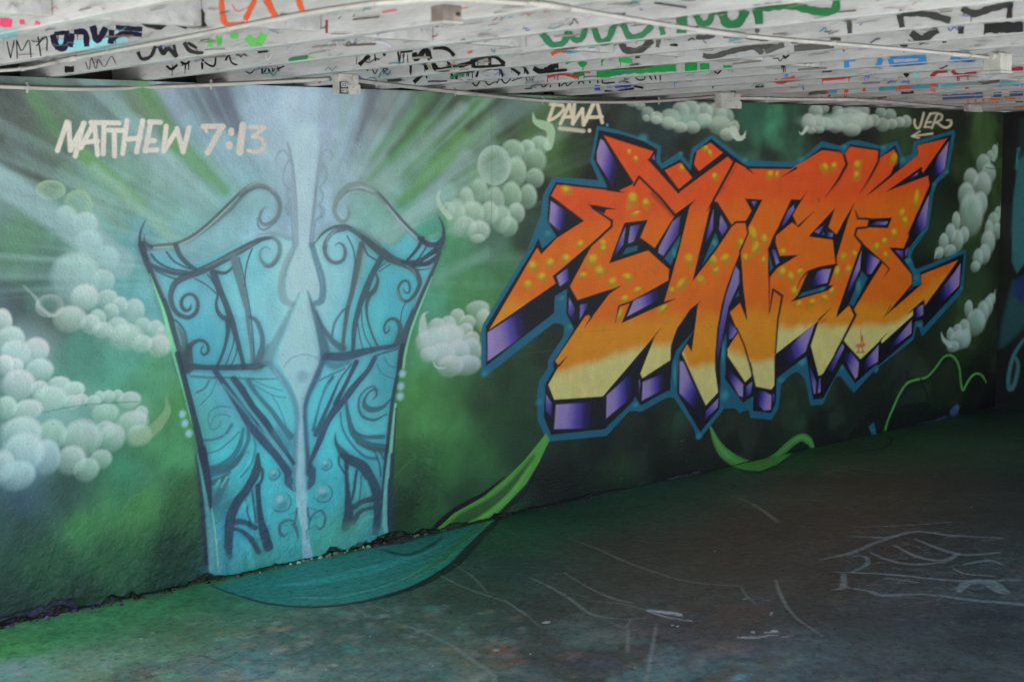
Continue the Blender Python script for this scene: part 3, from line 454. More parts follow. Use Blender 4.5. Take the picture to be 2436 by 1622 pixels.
for p, g in (('A1 1490 245 1530 270 1700 560 1660 800 1640 810 1450 510 1450 400','A1 1440 400 1720 520'),('A1 900 985 1090 1110 1060 1300 1000 1340 880 1230','A1 880 1100 1100 1150'),('A2 970 380 1100 285 1115 430 1010 500','A2 960 400 1180 380'),('A2 150 1050 600 760 620 1060 150 1390','A2 180 1150 610 1000'),
 ('A3 965 1010 1380 980 1380 1290 945 1300','A3 960 1150 1400 1120'),('A3 1565 900 1850 640 1890 900 1560 1170','A3 1560 960 1880 900'),('A3 1995 740 2240 640 2240 830 1985 960','A3 1990 830 2260 770'),('B3 435 490 475 500 580 740 720 990 660 1110 430 870','B3 430 660 700 900'),
 ('B3 1010 580 1190 770 1185 920 1140 900 1000 660','B3 1190 850 990 640'),('B3 1360 850 1440 850 1525 900 1520 1070 1440 1080 1350 990','B3 1530 980 1340 930'),('B3 2040 50 1930 380 1690 560 1650 440 1870 190','B3 2000 150 1680 420'),('C3 740 500 830 490 915 610 900 780 870 800 740 560','C3 920 700 730 540'),
 ('C3 1150 400 1140 600 990 690 980 600','C3 1150 480 960 640'),('C3 1540 110 1540 260 1300 450 1270 440','C3 1540 160 1280 420'),('C2 1600 860 1680 820 1680 940 1580 990','C2 1700 860 1570 960'),('C2 2125 330 2110 590 1900 800 1850 780 1870 660 2060 430','C2 2110 450 1860 700'),('C1 1755 900 1710 1290 1600 1400 1555 1400 1600 1230','C1 1760 1050 1560 1320'),('C1 1985 280 1940 600 1800 740 1770 700 1860 450','C1 1970 420 1780 600')):
    purp(p, g)
for p, g in (('A1 2130 430 2140 500 2090 485','A1 2140 450 2080 500'),('A2 1120 640 1190 770 1180 910 1110 820','A2 1110 700 1200 800'),('A2 1250 720 1355 700 1250 890','A2 1240 780 1350 740'),('A3 845 880 910 980 910 1160 845 1080','A3 850 900 900 1150'),('A3 1950 710 1965 760 1950 910','A3 1950 740 1960 900'),('B3 890 930 885 1040 735 1190 745 1090','B3 840 980 740 1180'),('B3 1230 790 1300 735 1280 880 1220 920','B3 1290 770 1220 900'),('B3 1540 890 1562 880 1555 1000 1540 1010','B3 1500 860 1560 980'),
 ('C3 320 620 410 850 400 980 380 980','C3 400 960 320 640'),('C3 440 800 462 790 460 960 430 970','C3 440 960 450 700'),('C3 720 380 745 430 600 720 560 690 640 520','C3 740 420 560 720'),('C2 1350 175 1440 180 1440 280','C2 1350 150 1440 300'),('C2 1470 180 1500 140 1490 230 1465 260','C2 1460 160 1500 300'),('C2 1550 610 1490 680 1510 640','C2 1550 600 1490 700'),('C1 1630 630 1610 680 1520 720','C1 1620 640 1500 760')):
    purp(p, g, PR2, 2.2)
face = mix_path('''A1 1530 205 2120 395 2065 490 B1 420 885 1000 450 1060 512 1095 520 1240 602 1755 607 2130 380 C1 690 405 735 442 810 340 1145 385 1160 478 1335 370 1380 460 1290 670 1045 900 1625 440 1610 325 1970 240 1680 650 1655 590 1300 850 1740 685 1755 800 1500 1370 1510 1400 1450 1548 C2 1275 140 1540 460 1545 570 1215 970 1665 575 1655 465 2095 290 1705 830 1690 755 1510 915 1560 880 1555 950 1190 1280 1175 1240 935 1470 730 1240
C3 490 740 440 770 345 410 440 110 B3 1575 405 1560 440 1560 780 1525 830 1330 790 1300 660 1215 740 1005 430 1000 350 B2 1130 1150 1030 910 1150 800 1240 1020 1190 600 1160 170 1000 580 930 820 880 1100 855 1400 B3 855 600 890 860 745 1020 460 400 520 290 575 380 600 180 B2 650 820 690 770 560 870 400 1100 330 1300 320 1480 B3 -10 695
A3 1965 640 2150 170 1520 910 945 950 875 770 1000 545 955 490 A2 1310 860 1350 840 1385 880 1600 590 1750 490 1220 665 1130 500 1400 0 925 380 960 465 175 1010 740 40 790 120 A1 970 1430 1300 1220 905 920 975 790 1580 855 1700 870 1870 790 1890 765''')
T1 = ([1240,1420,1560,1640,1760,1830,1990,2100,2200],[560,535,520,505,474,474,492,470,455])
T2 = ([1150,1250,1400,1600,1720,1800,1980,2150,2290],[715,712,772,745,750,738,722,722,620])
T3 = ([1300,1400,1590,1612,1640,1715,1730,1800,1843,1846,1900,2100,2130,2170],[890,862,812,820,872,866,830,858,850,782,775,772,768,742])
def facecol(x, y):
    # where the fades sit along the wall (traced left to right), as heights on the wall
    def hgt(T):
        q = on_wall(np.stack([np.array(T[0], float), np.array(T[1], float)], 1)); return np.interp(x, q[:, 0], q[:, 1])
    nz = 0.05*(fbm(x*8+0*y, y*8+0*x, 3, 77)-0.5)
    a = smooth(-.09, .09, hgt(T1)-y+nz)[..., None]; b = smooth(-.06, .06, hgt(T2)-y+nz)[..., None]; c = smooth(-.035, .035, hgt(T3)-y+nz)[..., None]
    col = wall.col((220,80,26))*(1-a)+wall.col((224,102,16))*a
    col = col*(1-b)+wall.col((220,134,24))*b
    return col*(1-c)+wall.col((208,196,124))*c
wall.fill(face, facecol, 1.5)
for p in ('B1 245 625 445 525 585 710 415 850', 'B1 800 290 960 420 670 640 605 545 640 390'): wall.fill(mix_path(p), facecol, 1.5)
YB = (208,186,30)
for p, rx, ry in (('A1 1090 850',17,12),('A1 1840 400',6,8),('A1 1915 480',6,8),('A1 1880 960',15,20),('A1 2040 1010',10,15),('A1 1905 1130',12,7),('A1 1250 1500',11,13),('A1 1525 1490',10,14),('A2 690 260',12,16),('A2 880 220',13,15),('A2 1070 170',13,12),('A2 790 390',13,13),('A2 640 480',14,13),('A2 1390 190',15,20),('A2 1280 370',12,10),('A2 1500 320',15,16),('A2 1630 450',15,13),('A2 1820 390',14,12),('A2 1930 540',14,8),('A2 1770 650',14,12),('A2 1725 840',8,20),('A2 2240 760',14,8),('A2 1520 50',9,12),
 ('B1 735 360',9,8),('B1 800 410',6,10),('B1 455 590',6,10),('B1 860 690',9,10),('B1 1505 670',11,13),('B1 1600 670',6,11),('B1 2160 590',10,16),('B1 2260 570',10,13),('B1 1320 1390',12,28),('B1 1450 1440',9,14),('B1 1150 1490',10,16),('B1 1350 1520',9,16),('B2 550 280',13,20),('B2 990 270',14,15),('B2 860 410',9,12),('B2 690 520',11,11),('B2 470 570',18,13),('B2 350 650',9,11),('B2 820 290',10,18),('B2 1220 260',9,12),('B2 1340 160',9,18),('B2 1650 190',10,10),('B2 1650 430',11,14),('B2 1760 490',10,18),('B2 1870 420',8,9),('B2 1810 660',12,15),('B2 1850 810',9,10),('B2 2000 790',10,12),('B2 2150 740',8,14),('B2 1440 290',6,12),('B2 230 870',16,9),
 ('C1 900 560',10,15),('C1 890 680',10,14),('C1 1330 480',11,15),('C1 1600 960',9,26),('C1 1420 1130',9,14),('C1 1465 1220',9,13),('C1 1335 1370',9,14),('C1 1220 1470',9,10),('C1 1120 1530',9,10),('C2 740 250',10,14),('C2 660 430',10,16),('C2 790 400',9,12),('C2 870 220',6,14),('C2 1120 130',9,12),('C2 1215 60',8,10),('C2 1240 230',6,11),('C2 600 660',7,12),('C2 210 430',8,9)):
    p0 = np.array(mix_path(p)[0]); dr = random.uniform(-.5, .9)
    wall.blob(tuple(p0+(0, ry*.25)), rx*1.35, ry*1.3, (172,128,26), .75, .3, dr)
    wall.blob(tuple(p0+(random.uniform(-.3, .3)*rx, -ry*.25)), rx*random.uniform(.85, 1.15), ry*random.uniform(.7, 1.0), YB, .85, .05, dr)
    if random.random() < .45: wall.blob(tuple(p0+(random.uniform(-1.1, 1.1)*rx, random.uniform(-.9, .9)*ry)), rx*.7, ry*.7, (168,140,28), .6, .1)
holes = ['A1 1340 1025 1460 1040 1680 1082 1560 1088 1540 1140 1400 1070',
 'A1 1780 1245 2055 1210 1970 1420 2140 1545 2370 1165 2390 1130 2620 970 2550 1060 2430 1568 A2 2330 420 2250 685 2380 650 2250 710 1745 940 1850 680 2300 430 2310 300 2060 75 1595 230',
 'B1 825 975 890 1005 1060 1280 B2 870 170 585 545 715 0 B1 800 1040', 'B1 1210 955 1420 970 1245 1310 1215 1230 1290 1100',
 'B1 1760 965 1870 970 1955 865 1780 1155 1845 1295 1775 1240 1580 1400 1575 1480 B2 1625 240 1855 228 1600 380 1510 490 1500 915 1480 160 1550 0 B1 1600 1310',
 'C1 330 1395 635 1065 555 1295 650 1385 720 1250 865 1005 790 1200 680 1568 C2 655 250 650 350 640 345 605 50 330 10', 'C1 1035 1195 1310 1185 1260 1310 1010 1300',
 'C2 870 0 960 90 1175 280 1195 330 850 885 795 830 645 975 660 900 940 110', 'C2 640 355 560 590 615 590 540 655 110 785 185 710 310 430 440 380']
for h in holes: F(h, NAVY, 1.6)
for p, g in (('A1 1795 1290 1770 1500 1640 1670 1720 1450','A1 1780 1350 1660 1640'),('A1 1850 1290 1970 1260 1890 1470 1825 1490','A1 1840 1380 1980 1340'),('B1 440 1160 350 1230 190 1540 180 1600 240 1640 330 1510 420 1380','B1 300 1350 420 1430'),('A2 1890 670 2190 530 2180 660 1810 860','A2 1850 720 2200 600'),
 ('B1 835 1090 830 1320 740 1500 770 1330','B1 830 1150 740 1480'),('B1 920 1150 990 1270 1000 1310 940 1400 900 1320','B1 920 1200 980 1500'),('B1 1290 990 1350 990 1320 1060','B1 1300 960 1330 1100'),('B1 1790 1035 1800 1090 1680 1270 1650 1280 1720 1100','B1 1780 1000 1640 1400'),('B2 1530 165 1570 170 1620 320 1580 345','B2 1570 340 1540 60'),
 ('C1 390 1350 530 1250 440 1380','C1 400 1340 520 1340'),('C1 540 1350 610 1370 600 1415 540 1410','C1 600 1400 540 1360'),('C1 1120 1235 1260 1230 1245 1270 1060 1275','C1 1250 1240 1060 1260'),('C2 945 180 930 400 740 780 800 600','C2 940 220 740 800'),('C2 985 170 1165 295 1060 460 1010 450','C2 1150 330 990 260'),('C2 490 400 585 395 540 560 340 605 420 430','C2 580 450 340 560'),
 ('B2 1100 360 1140 420 1140 560 1010 850 970 1050 930 1270 880 1500 870 1400 910 1050 980 720 1060 480','B2 1000 500 1060 1500'),('B2 1025 1020 1120 1130 1060 1220 1020 1230','B2 1110 1150 1020 1060')):
    purp(p, g, PR2 if p[0] == 'B' or p[1] == '1' else PR, 2.4)
for p in ('A2 1800 45 1940 15 1930 75 1760 125','B1 445 1390 430 1500 330 1750 255 1670 330 1560','B1 860 1360 900 1470 890 1500 700 1750 800 1500','B2 1490 200 1545 380 1510 425','C1 490 1345 510 1385 475 1395','C2 950 420 1025 500 840 860 800 810 900 560','C2 240 680 530 600 535 620 480 650 200 730','B2 1130 660 1140 710 1095 740','B3 985 150 990 300 970 700 1190 992 1305 915 1280 1060 1150 1100 1090 1050 960 1050 925 900 915 500 940 300','B3 600 130 520 260 450 380 425 420 400 880 318 860 345 500 390 370 500 240'): F(p, (24,92,118), 2)
for p, rx, ry in (('B1 370 1600',8,18),('B1 850 1480',9,12),('C2 910 600',10,26),('B3 950 400',5,40),('B3 970 900',14,20),('B3 375 650',5,40),('C2 480 630',8,6)): wall.blob(mix_path(p)[0], rx, ry, TLL, .8)
LN = (15,13,24)
for p, w in (('A1 1890 800 1950 695 2200 940 B1 370 1150', [20,22,22,26]), ('B1 60 490 420 885', [14,20]), ('B1 430 895 420 870 1000 445', [4,22,24]), ('B1 1085 515 840 970 755 1110', [26,24,3]), ('B1 960 420 665 650', [24,26]), ('B1 240 620 420 860', [18,18]), ('A1 1630 1215 1625 1290 1400 1495 A2 950 375', [22,24,26,20]), ('A1 1400 1070 1620 1215', [16,22]),
 ('A1 1580 845 1700 868 1780 884', [30,22,3]), ('B1 1240 600 1320 665', [22,3]), ('B1 1820 595 1660 695', [24,3]), ('B1 1215 1235 1100 1238 1060 1275', [22,22,18]), ('B1 1225 1235 1245 1370 B2 1150 190', [20,16,20]), ('C1 740 440 770 550 680 720 520 940', [22,26,22,3]), ('C1 1160 370 1150 510 1060 680 920 910', [18,22,18,2]), ('C1 1400 560 1290 690 1080 860 1010 920', [24,22,16,2]), ('C1 1660 600 1330 825 1245 875', [26,18,3]),
 ('C1 875 1100 905 1195 1040 1200', [10,20,22]), ('C1 1010 1300 890 1312 868 1395 C2 950 95', [22,22,20,24]), ('C1 200 1285 380 1112', [22,3]), ('C2 1175 290 1275 395 1215 492', [16,14,3]), ('C2 650 345 440 380 300 430 225 520 180 628', [22,20,16,10,3]), ('C2 815 830 875 945 730 1235 640 1400', [24,26,24,20]), ('C2 1175 1240 1245 1165', [14,3]), ('C2 440 1000 580 862', [18,3]), ('C2 1290 840 1215 970', [10,2]), ('C2 1600 850 1490 935', [14,3]),
 ('B2 1500 910 1545 640 1655 715 1600 1000 1572 1400', [10,22,22,18,16]), ('B2 1110 1100 1200 1300 1290 1600', [16,16,18]), ('B3 1270 520 1330 800', [18,22]), ('A3 1000 545 1098 430', [22,3]), ('A2 1385 870 1305 990', [18,3]), ('A3 2150 170 2220 95', [10,2]), ('A2 1845 690 1715 735 1670 940', [18,16,4]), ('C1 440 950 445 1000',[5,3]), ('A2 2250 700 2380 650', [20,3])):
    S(p, np.array(w)*1.22, LN, 1.5, 1.0, False)
for p, w in (('B1 100 880 400 1170', 40), ('C1 760 600 600 850', 26), ('A1 2110 900 2350 1160', 40), ('B1 1110 560 920 880', 26), ('C1 1130 560 1000 780', 22), ('C2 450 1020 520 1000', 30)): S(p, w, (60,20,10), 9, .35, False)
for p in ('945 1100 933 1225', '958 1195 935 1300', '952 1200 972 1300', '890 1300 985 1295', '885 1320 980 1315', '918 1320 905 1385', '950 1320 968 1385', '892 1386 925 1388', '942 1386 980 1388'): S('C2 '+p, 13 if p[0] != '9' or p[:3] != '945' else 6, (190,52,22), 1.2, .95, False)
wall.blob(px('A1', [(1570,80)])[0], 5, 6, (60,150,200), .9, .3)

# ---- tendrils on the wall
def vine(P, w, c=(84,146,74), dk=(14,24,16)):
    P = np.array(P, float); w = np.array(w, float)
    wall.stroke(P+[1.5, 4], w+7, dk, 6, .75); wall.stroke(P, w, c, 2); wall.stroke(P-[0, 1], w*.4, tuple(min(255, int(v*1.25)) for v in c), 3, .6)
vine(mix_path('C3 1215 1450 1260 1300 1330 1140 1410 970 1500 850 1620 810 1730 780 1830 670 1920 550 2010 525 2080 590 2115 700 2130 860 2155 940 2200 860 2270 760 2340 745 2390 775 2430 850'), [6,4,5,5,6,6,5,5,5,5,5,4,4,6,6,6,5,4,1])
vine([(1690,1016),(1704,1050),(1724,1078),(1762,1102),(1802,1106),(1842,1090),(1882,1054),(1906,1040),(1924,1048),(1936,1068)], [4,14,22,24,22,20,20,19,17,8], (78,136,66))
leaf = [(1022,1290),(1034,1262),(1052,1246),(1080,1220),(1150,1182),(1200,1142),(1250,1092),(1300,1030),(1308,1046),(1282,1100),(1252,1150),(1200,1204),(1165,1240),(1140,1262)]
wall.stroke([(1018,1290),(1042,1248),(1084,1212),(1150,1174),(1200,1134)], [14,16,14,9,3], (10,12,10), 2); wall.stroke([(1300,1060),(1255,1160),(1200,1212),(1165,1245)], [4,10,14,16], (12,16,12), 5, .8)
wall.fill(leaf, (88,158,66), 2.5); wall.stroke([(1060,1268),(1100,1236),(1160,1200),(1210,1160),(1270,1085)], [26,34,26,20,6], (42,78,42), 9, .85); wall.stroke([(1090,1255),(1150,1230),(1210,1180),(1262,1110)], [8,12,12,5], (110,176,72), 5, .8)

# ---- the base of the wall: bare render where the paint has broken away, seams, cracks
PIT = np.zeros_like(VV)
def pit(P, depth, c=None, soft=5, alpha=.95, rag=0.02):
    q = on_wall(P); sl = wall.box(q, 0.12)
    if sl is None: return
    d = wall.sdf(q, sl); u = UU[sl]; v = VV[sl]
    fr = np.where(u > 6, 12, 28); d = d+rag*2*(fbm(u*fr, v*fr, 4, 5)-0.5)
    a = np.clip(0.5-d/(soft*0.0016), 0, 1); PIT[sl] = np.maximum(PIT[sl], a*depth)
    if c is not None:
        n = fbm(u*np.where(u > 6, 20, 60), v*60, 3, 8)[..., None]; cc = wall.col(c)*(0.45+1.1*n)
        wall.img[sl] = wall.img[sl]*(1-a[..., None]*alpha)+cc*a[..., None]*alpha
pit([(-60,1490),(60,1455),(120,1432),(165,1424),(200,1445),(290,1452),(230,1480),(0,1520),(-60,1530)], .008, (62,52,74))
pit([(205,1452),(235,1435),(285,1425),(300,1434),(260,1448)], .006, (150,175,178), 4, .8, .008)  # pale patch: a whitish glint painted into the broken edge
pit([(300,1438),(340,1412),(420,1402),(480,1382),(480,1400),(380,1432),(310,1450)], .02, (46,34,30))
pit([(480,1385),(510,1378),(545,1380),(590,1378),(545,1396),(480,1404)], .035, (20,15,12))
pit([(590,1380),(650,1362),(720,1345),(720,1356),(590,1390)], .012, (44,62,40), 4, .8)
pit([(725,1342),(760,1322),(830,1310),(880,1290),(880,1312),(730,1350)], .014, (62,78,56), 4, .75, .03)
pit([(880,1290),(905,1280),(960,1272),(972,1290),(900,1312),(870,1318)], .024, (44,36,40), 4, .95, .025)
pit([(985,1282),(1035,1270),(1040,1280),(985,1296)], .012, (28,34,28))
pit([(1240,1215),(1330,1194),(1400,1178),(1400,1190),(1240,1228)], .006, (42,24,22), 6, .7)
pit([(1560,1146),(1620,1130),(1665,1120),(1640,1138),(1560,1155)], .008, (70,72,92), 4, .8, .012)
pit([(2030,1030),(2040,1005),(2060,985),(2090,980),(2098,1010),(2110,1030),(2060,1048),(2010,1052)], .003, (22,25,24), 6, .8, .02)
pit([(2125,985),(2140,965),(2190,958),(2240,972),(2280,975),(2300,985),(2250,1000),(2140,1022),(2110,1025)], .003, (18,22,23), 6, .85, .02)
pit([(2265,980),(2275,962),(2290,962),(2280,985)], .001, (90,125,170), 8, .7, .035); pit([(2068,1016),(2078,1008),(2084,1022),(2078,1036)], .001, (40,130,160), 8, .7, .03)
pit([(2190,1008),(2260,990),(2290,980),(2290,988),(2200,1014)], .002, (62,70,100), 4, .7, .02)
# the open, crumbling joint where the render meets the floor
hb = np.where(UU < 4.75, .006+.034*smooth(.42, .72, fbm(UU*7, UU*0+1.5, 4, 14))*smooth(4.8, 4.2, UU)+.006*fbm(UU*60, VV*60, 2, 15), .002+.012*smooth(.5, .7, fbm(UU*5, UU*0+3.5, 4, 16)))
jm = np.clip((hb-VV)/.004+.5, 0, 1); PIT = np.maximum(PIT, jm*np.where(UU < 4.75, .022, .006))
jc = wall.col((34,28,24))*(.35+1.5*fbm(UU*50, VV*70, 3, 17))[..., None]; wall.img = wall.img*(1-.92*jm[..., None])+jc*.92*jm[..., None]
for P, w, c, a in (([(100,980),(200,962),(330,954)], 1.6, (60,100,90), .8), ([(1169,240),(1169,420),(1168,640)], 1.4, (60,90,76), .5), ([(2346,398),(2372,402),(2410,402)], 2, (14,16,14), .8), ([(1460,784),(1380,790),(1440,786)], 1, (110,70,30), .4), ([(1540,640),(1556,660)], 1, (200,180,150), .2),
                   ([(2100,926),(2102,950)], 4, (10,12,10), .9), ([(2157,882),(2160,900),(2172,900)], 4, (10,12,10), .9), ([(2190,900),(2196,920),(2202,926),(2206,950)], 4, (10,12,10), .9), ([(940,1135),(960,1110),(985,1090)], 2, (90,140,90), .5), ([(1250,840),(1290,836),(1330,830)], 1.2, (80,100,84), .4)):
    wall.stroke(P, w, c, 1.5, a)
rng = np.random.RandomState(3)
for i in range(230):                                              # pin holes, flecks
    x = rng.uniform(10, 1150); y = rng.uniform(230, 1380); wall.blob((x, y), rng.uniform(1.0, 2.0), rng.uniform(1.0, 2.2), (40,60,60), rng.uniform(.3, .7), .2)
for i in range(170):
    x = rng.uniform(10, 1700); y = rng.uniform(700, 1400); wall.blob((x, y), rng.uniform(.8, 1.5), rng.uniform(1, 2.2), (150,185,165), rng.uniform(.15, .5), .2)
grain = np.random.RandomState(11).normal(0, 1, VV.shape); wall.img *= (1+0.02*grain)[..., None]
wall.img *= (0.95+0.1*fbm(UU*40, VV*14, 2, 91))[..., None]
# blotchy darkening towards the foot of the wall
foot = (1-smooth(0, .10, VV))*fbm(UU*9, VV*9, 3, 61); wall.img *= (1-0.45*foot)[..., None]
wall.img = np.clip(wall.img, 0.003, 0.85)
# ================================================================ THE FLOOR (old painted concrete)
FU = np.concatenate([np.linspace(.3, 1.4, 60, endpoint=False), np.linspace(1.4, 5.0, 510, endpoint=False), np.linspace(5.0, X_END+.02, 400)]); FV = np.concatenate([np.linspace(-5.3, -3.2, 50, endpoint=False), np.linspace(-3.2, .03, 430)])
class FloorCanvas(Canvas):
    def ax(self, P): return 1.0
    def mpp(self, P):
        c = np.mean(P, 0); a = self.proj([c, (c[0]+4, c[1])]); return float(np.linalg.norm(a[1]-a[0])/4)
floor = FloorCanvas(FU, FV, lambda p: on_z(p, 0.0), 2.85)
floor_pts = [(30,1540,(60,120,70)),(150,1500,(55,112,75)),(300,1450,(50,105,70)),(430,1410,(46,97,66)),(550,1420,(46,86,60)),(30,1600,(100,145,130)),(200,1580,(95,120,105)),(350,1550,(75,105,85)),
(500,1500,(65,90,70)),(600,1600,(75,100,95)),(700,1500,(65,75,60)),(850,1480,(60,70,60)),(800,1560,(60,75,65)),(1000,1500,(55,62,55)),(950,1600,(65,80,75)),(1100,1420,(45,55,45)),(1200,1300,(35,60,45)),
(1250,1350,(38,50,45)),(1300,1250,(28,58,40)),(1230,1260,(28,60,44)),(1450,1220,(30,52,40)),(1600,1170,(32,53,42)),(1700,1150,(35,50,40)),(1300,1450,(45,48,45)),(1500,1300,(40,42,38)),(1500,1400,(42,45,42)),(1400,1550,(50,50,48)),
(1600,1500,(48,50,50)),(1700,1300,(40,41,37)),(1800,1250,(38,41,37)),(1900,1150,(37,41,35)),(1850,1110,(36,58,38)),(2000,1090,(33,52,34)),(2150,1055,(32,54,35)),(2300,1010,(30,48,33)),(2400,995,(28,38,30)),(2100,1150,(39,39,33)),
(2300,1150,(34,34,31)),(2400,1250,(33,33,31)),(2050,1250,(38,38,35)),(2150,1300,(42,43,42)),(2250,1380,(46,50,50)),(2100,1450,(42,45,46)),(2350,1500,(39,41,43)),(2200,1600,(48,50,50)),(1900,1600,(50,58,60)),(1700,1600,(52,66,70)),(1950,1400,(43,43,41))]
floor.dv = .0075; XX, YY = np.meshgrid(FU, FV)
floor.img = floor.field(floor_pts, 3.0, 5)
fa = fbm(XX*2.2, YY*2.2, 5, 5); fb = fbm(XX*7, YY*7, 4, 15); fc = fbm(XX*26, YY*26, 3, 25)
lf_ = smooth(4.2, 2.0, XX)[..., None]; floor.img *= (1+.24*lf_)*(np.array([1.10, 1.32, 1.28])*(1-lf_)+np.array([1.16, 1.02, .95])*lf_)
floor.img *= (0.72+0.56*fa)[..., None]*(0.80+0.40*fb)[..., None]*(0.86+0.28*fc)[..., None]
# layers of old colour showing through, mostly out in the open near the edge
near = smooth(0.9, 2.2, -YY)
for k, (c, th) in enumerate((((120,100,72),.60),((82,128,122),.60),((104,84,84),.66),((92,92,104),.60),((128,122,112),.66),((58,72,96),.66),((44,40,36),.6))):
    m = smooth(th-.05, th+.04, fbm(XX*4.2+11*k, YY*5.0-7*k, 6, 40+k))*np.maximum(near*(0.05+0.95*smooth(4.3, 2.6, XX)), .9*smooth(.45, 1.0, -YY)*smooth(3.0, 2.0, XX))
    floor.img = floor.img*(1-m[..., None]*.62)+floor.col(c)*m[..., None]*.62
def FP(P, c, soft=3, a=1.0): floor.fill(P, c, soft, a)
def FS(path, w, c, soft=3, a=1.0): floor.stroke(mix_path(path) if isinstance(path, str) else path, w, c, soft, a)
mr_ = np.random.RandomState(17); MC = [(150,118,76),(92,142,132),(138,124,116),(112,112,120),(160,158,146),(80,100,82),(126,84,78),(74,128,118),(144,126,92)]
for i in range(520):
    x = mr_.uniform(-60, 1250); y = mr_.uniform(1440, 1640); f_ = y-(1500-.2229*x)-70-40*mr_.rand()
    if f_ < 0: continue
    a_ = min(1, f_/60)*mr_.uniform(.12, .5)*(1 if x < 800 else .6); r_ = mr_.uniform(6, 34)
    floor.blob((x, y), r_, r_*mr_.uniform(.5, 1.6), MC[mr_.randint(len(MC))], a_, .2, mr_.uniform(0, 3))
bw_ = .75+.5*fbm(XX*16, YY*16, 4, 45); floor.img *= bw_[..., None]
# the leaf that runs down from the wall on to the floor
FP([(505,1398),(600,1425),(700,1440),(850,1430),(980,1395),(1080,1340),(1140,1285),(1175,1236),(1030,1272),(960,1292),(900,1300),(745,1335),(560,1380)], (40,108,98), 8, .95)
for P, w, c, a in (([(620,1395),(740,1385),(860,1360),(960,1330),(1040,1300)], [10,40,60,40,16], (52,132,128), .8), ([(560,1405),(640,1420),(740,1415),(860,1395),(960,1360)], [10,14,22,18,10], (40,100,92), .7), ([(700,1420),(800,1420),(920,1392),(1010,1350),(1090,1290)], [3,6,8,8,5], (84,158,130), .7),
                   ([(980,1370),(1060,1320),(1110,1275),(1150,1245)], [6,22,26,18], (42,96,48), .8), ([(960,1385),(1050,1340),(1110,1290),(1165,1240)], [4,8,10,6], (60,124,56), .7), ([(910,1306),(940,1316),(980,1318),(1020,1300),(1050,1278)], [8,20,24,18,8], (22,56,54), .85)): FS(P, w, c, 9, a)
for i in range(46):                                                # brushed streaks along the leaf
    t0 = i/46; a_ = np.array([(560+30*t0,1404),(700,1425-60*t0),(860,1412-70*t0),(990,1372-62*t0),(1085,1312-36*t0),(1150,1258-10*t0)])
    FS(a_+np.random.RandomState(i).normal(0, 2, a_.shape), [.6, 2, 2.6, 2.4, 2, .8], [(30,84,78),(62,140,132),(46,110,74),(26,66,60)][i % 4], 2.5, .32)
FS([(500,1392),(560,1414),(650,1437),(760,1443),(870,1429),(980,1398),(1070,1350),(1125,1296),(1172,1248),(1195,1226)], [5,8,12,13,16,24,30,28,22,10], (16,28,28), 5, .95)
FS([(1934,1076),(2000,1082),(2060,1074),(2108,1062),(2122,1046),(2112,1034)], [5,6,7,8,9,5], (6,12,8), 3, .95); FS([(1780,1118),(1850,1104),(1900,1078)], [3,8,3], (8,14,9), 6, .7)
# chalk and scuffed lines
CH = (118,122,114)
for p, w, a in (('D3 460 540 650 610 900 720 1250 835 1500 870 1700 880', [2,4,5,5,5,3], .45), ('D3 1690 890 1740 960 1810 1020', [3,5,3], .4), ('D3 180 820 330 890 480 980 620 1080 820 1115 1000 1110', [3,6,7,7,5,3], .5), ('D3 430 790 600 890 780 970 910 1000', [3,5,6,4], .45), ('D3 620 985 860 1010 1040 1060', [3,4,3], .45), ('D3 760 1140 860 1180 900 1120', [3,5,4], .4), ('D3 885 1180 880 1350', [5,6], .5), ('D3 1085 1150 1060 1300 1015 1560', [5,6,7], .5), ('D3 200 800 440 790', [2,4], .35),
                ('D2 850 860 1000 960', [4,8], .4), ('D2 1170 1000 1400 1070 1700 1200 1900 1340 2080 1470 2080 1529', [3,7,8,8,8,8], .5), ('D2 1620 610 1800 700 2050 790 2200 840', [3,5,5,4], .4), ('D2 1740 510 1900 620 2030 760', [3,4,4], .35), ('D2 1000 840 1180 920', [2,4], .35), ('D3 0 980 150 1080 240 1160', [4,4,3], .4), ('D2 2200 840 2352 950', [4,4], .4), ('D2 700 1050 900 990', [3,6], .35),
                ('D4 130 1040 160 1130 230 1230 370 1330', [4,6,5,3], .5), ('D4 0 1335 180 1340 370 1355', [2,3,2], .45), ('D4 80 1043 165 1043', [3,3], .35), ('D4 20 650 80 690 150 740', [3,5,3], .35), ('D4 100 630 250 625 370 632', [2,3,4], .3), ('D4 440 455 600 470 780 495', [2,3,2], .35), ('D4 350 500 460 470 550 495', [2,3,2], .3), ('D3 1610 230 1740 280 1880 370 1950 430', [2,4,5,3], .35)): FS(p, np.array(w)*1.6, CH, 3.5, a*.85)
TQ = (106,118,118)
for p, w in (('360 935 520 900 640 850 760 810', [3,9,9,6]), ('530 815 700 820 860 790 1040 810 1300 825', [4,8,10,9,4]), ('430 998 700 1010 900 1030 1100 1045 1400 1040', [4,9,9,9,5]), ('480 1010 475 1080 420 1090', [8,10,5]), ('500 1080 620 1100 680 1120 900 1115 1160 1145 1400 1165', [6,8,12,8,12,14]), ('520 1000 600 960 590 920 500 915', [5,7,6,3]), ('620 900 720 940 850 960 1000 950', [4,9,9,5]), ('740 860 860 920 1000 940 1080 900', [5,10,10,6]), ('850 830 980 880 1100 910 1280 900', [5,10,12,6]), ('1080 1100 1110 1060 1220 1050 1300 1100', [8,16,26,22]), ('700 1030 860 1052', [4,6]), ('540 768 760 760 1040 742', [2,4,3]), ('1100 960 1230 940 1300 960', [6,10,4])):
    FS('D4 '+p, np.array(w)*1.7, TQ, 5, .5)
qr_ = np.random.RandomState(23)
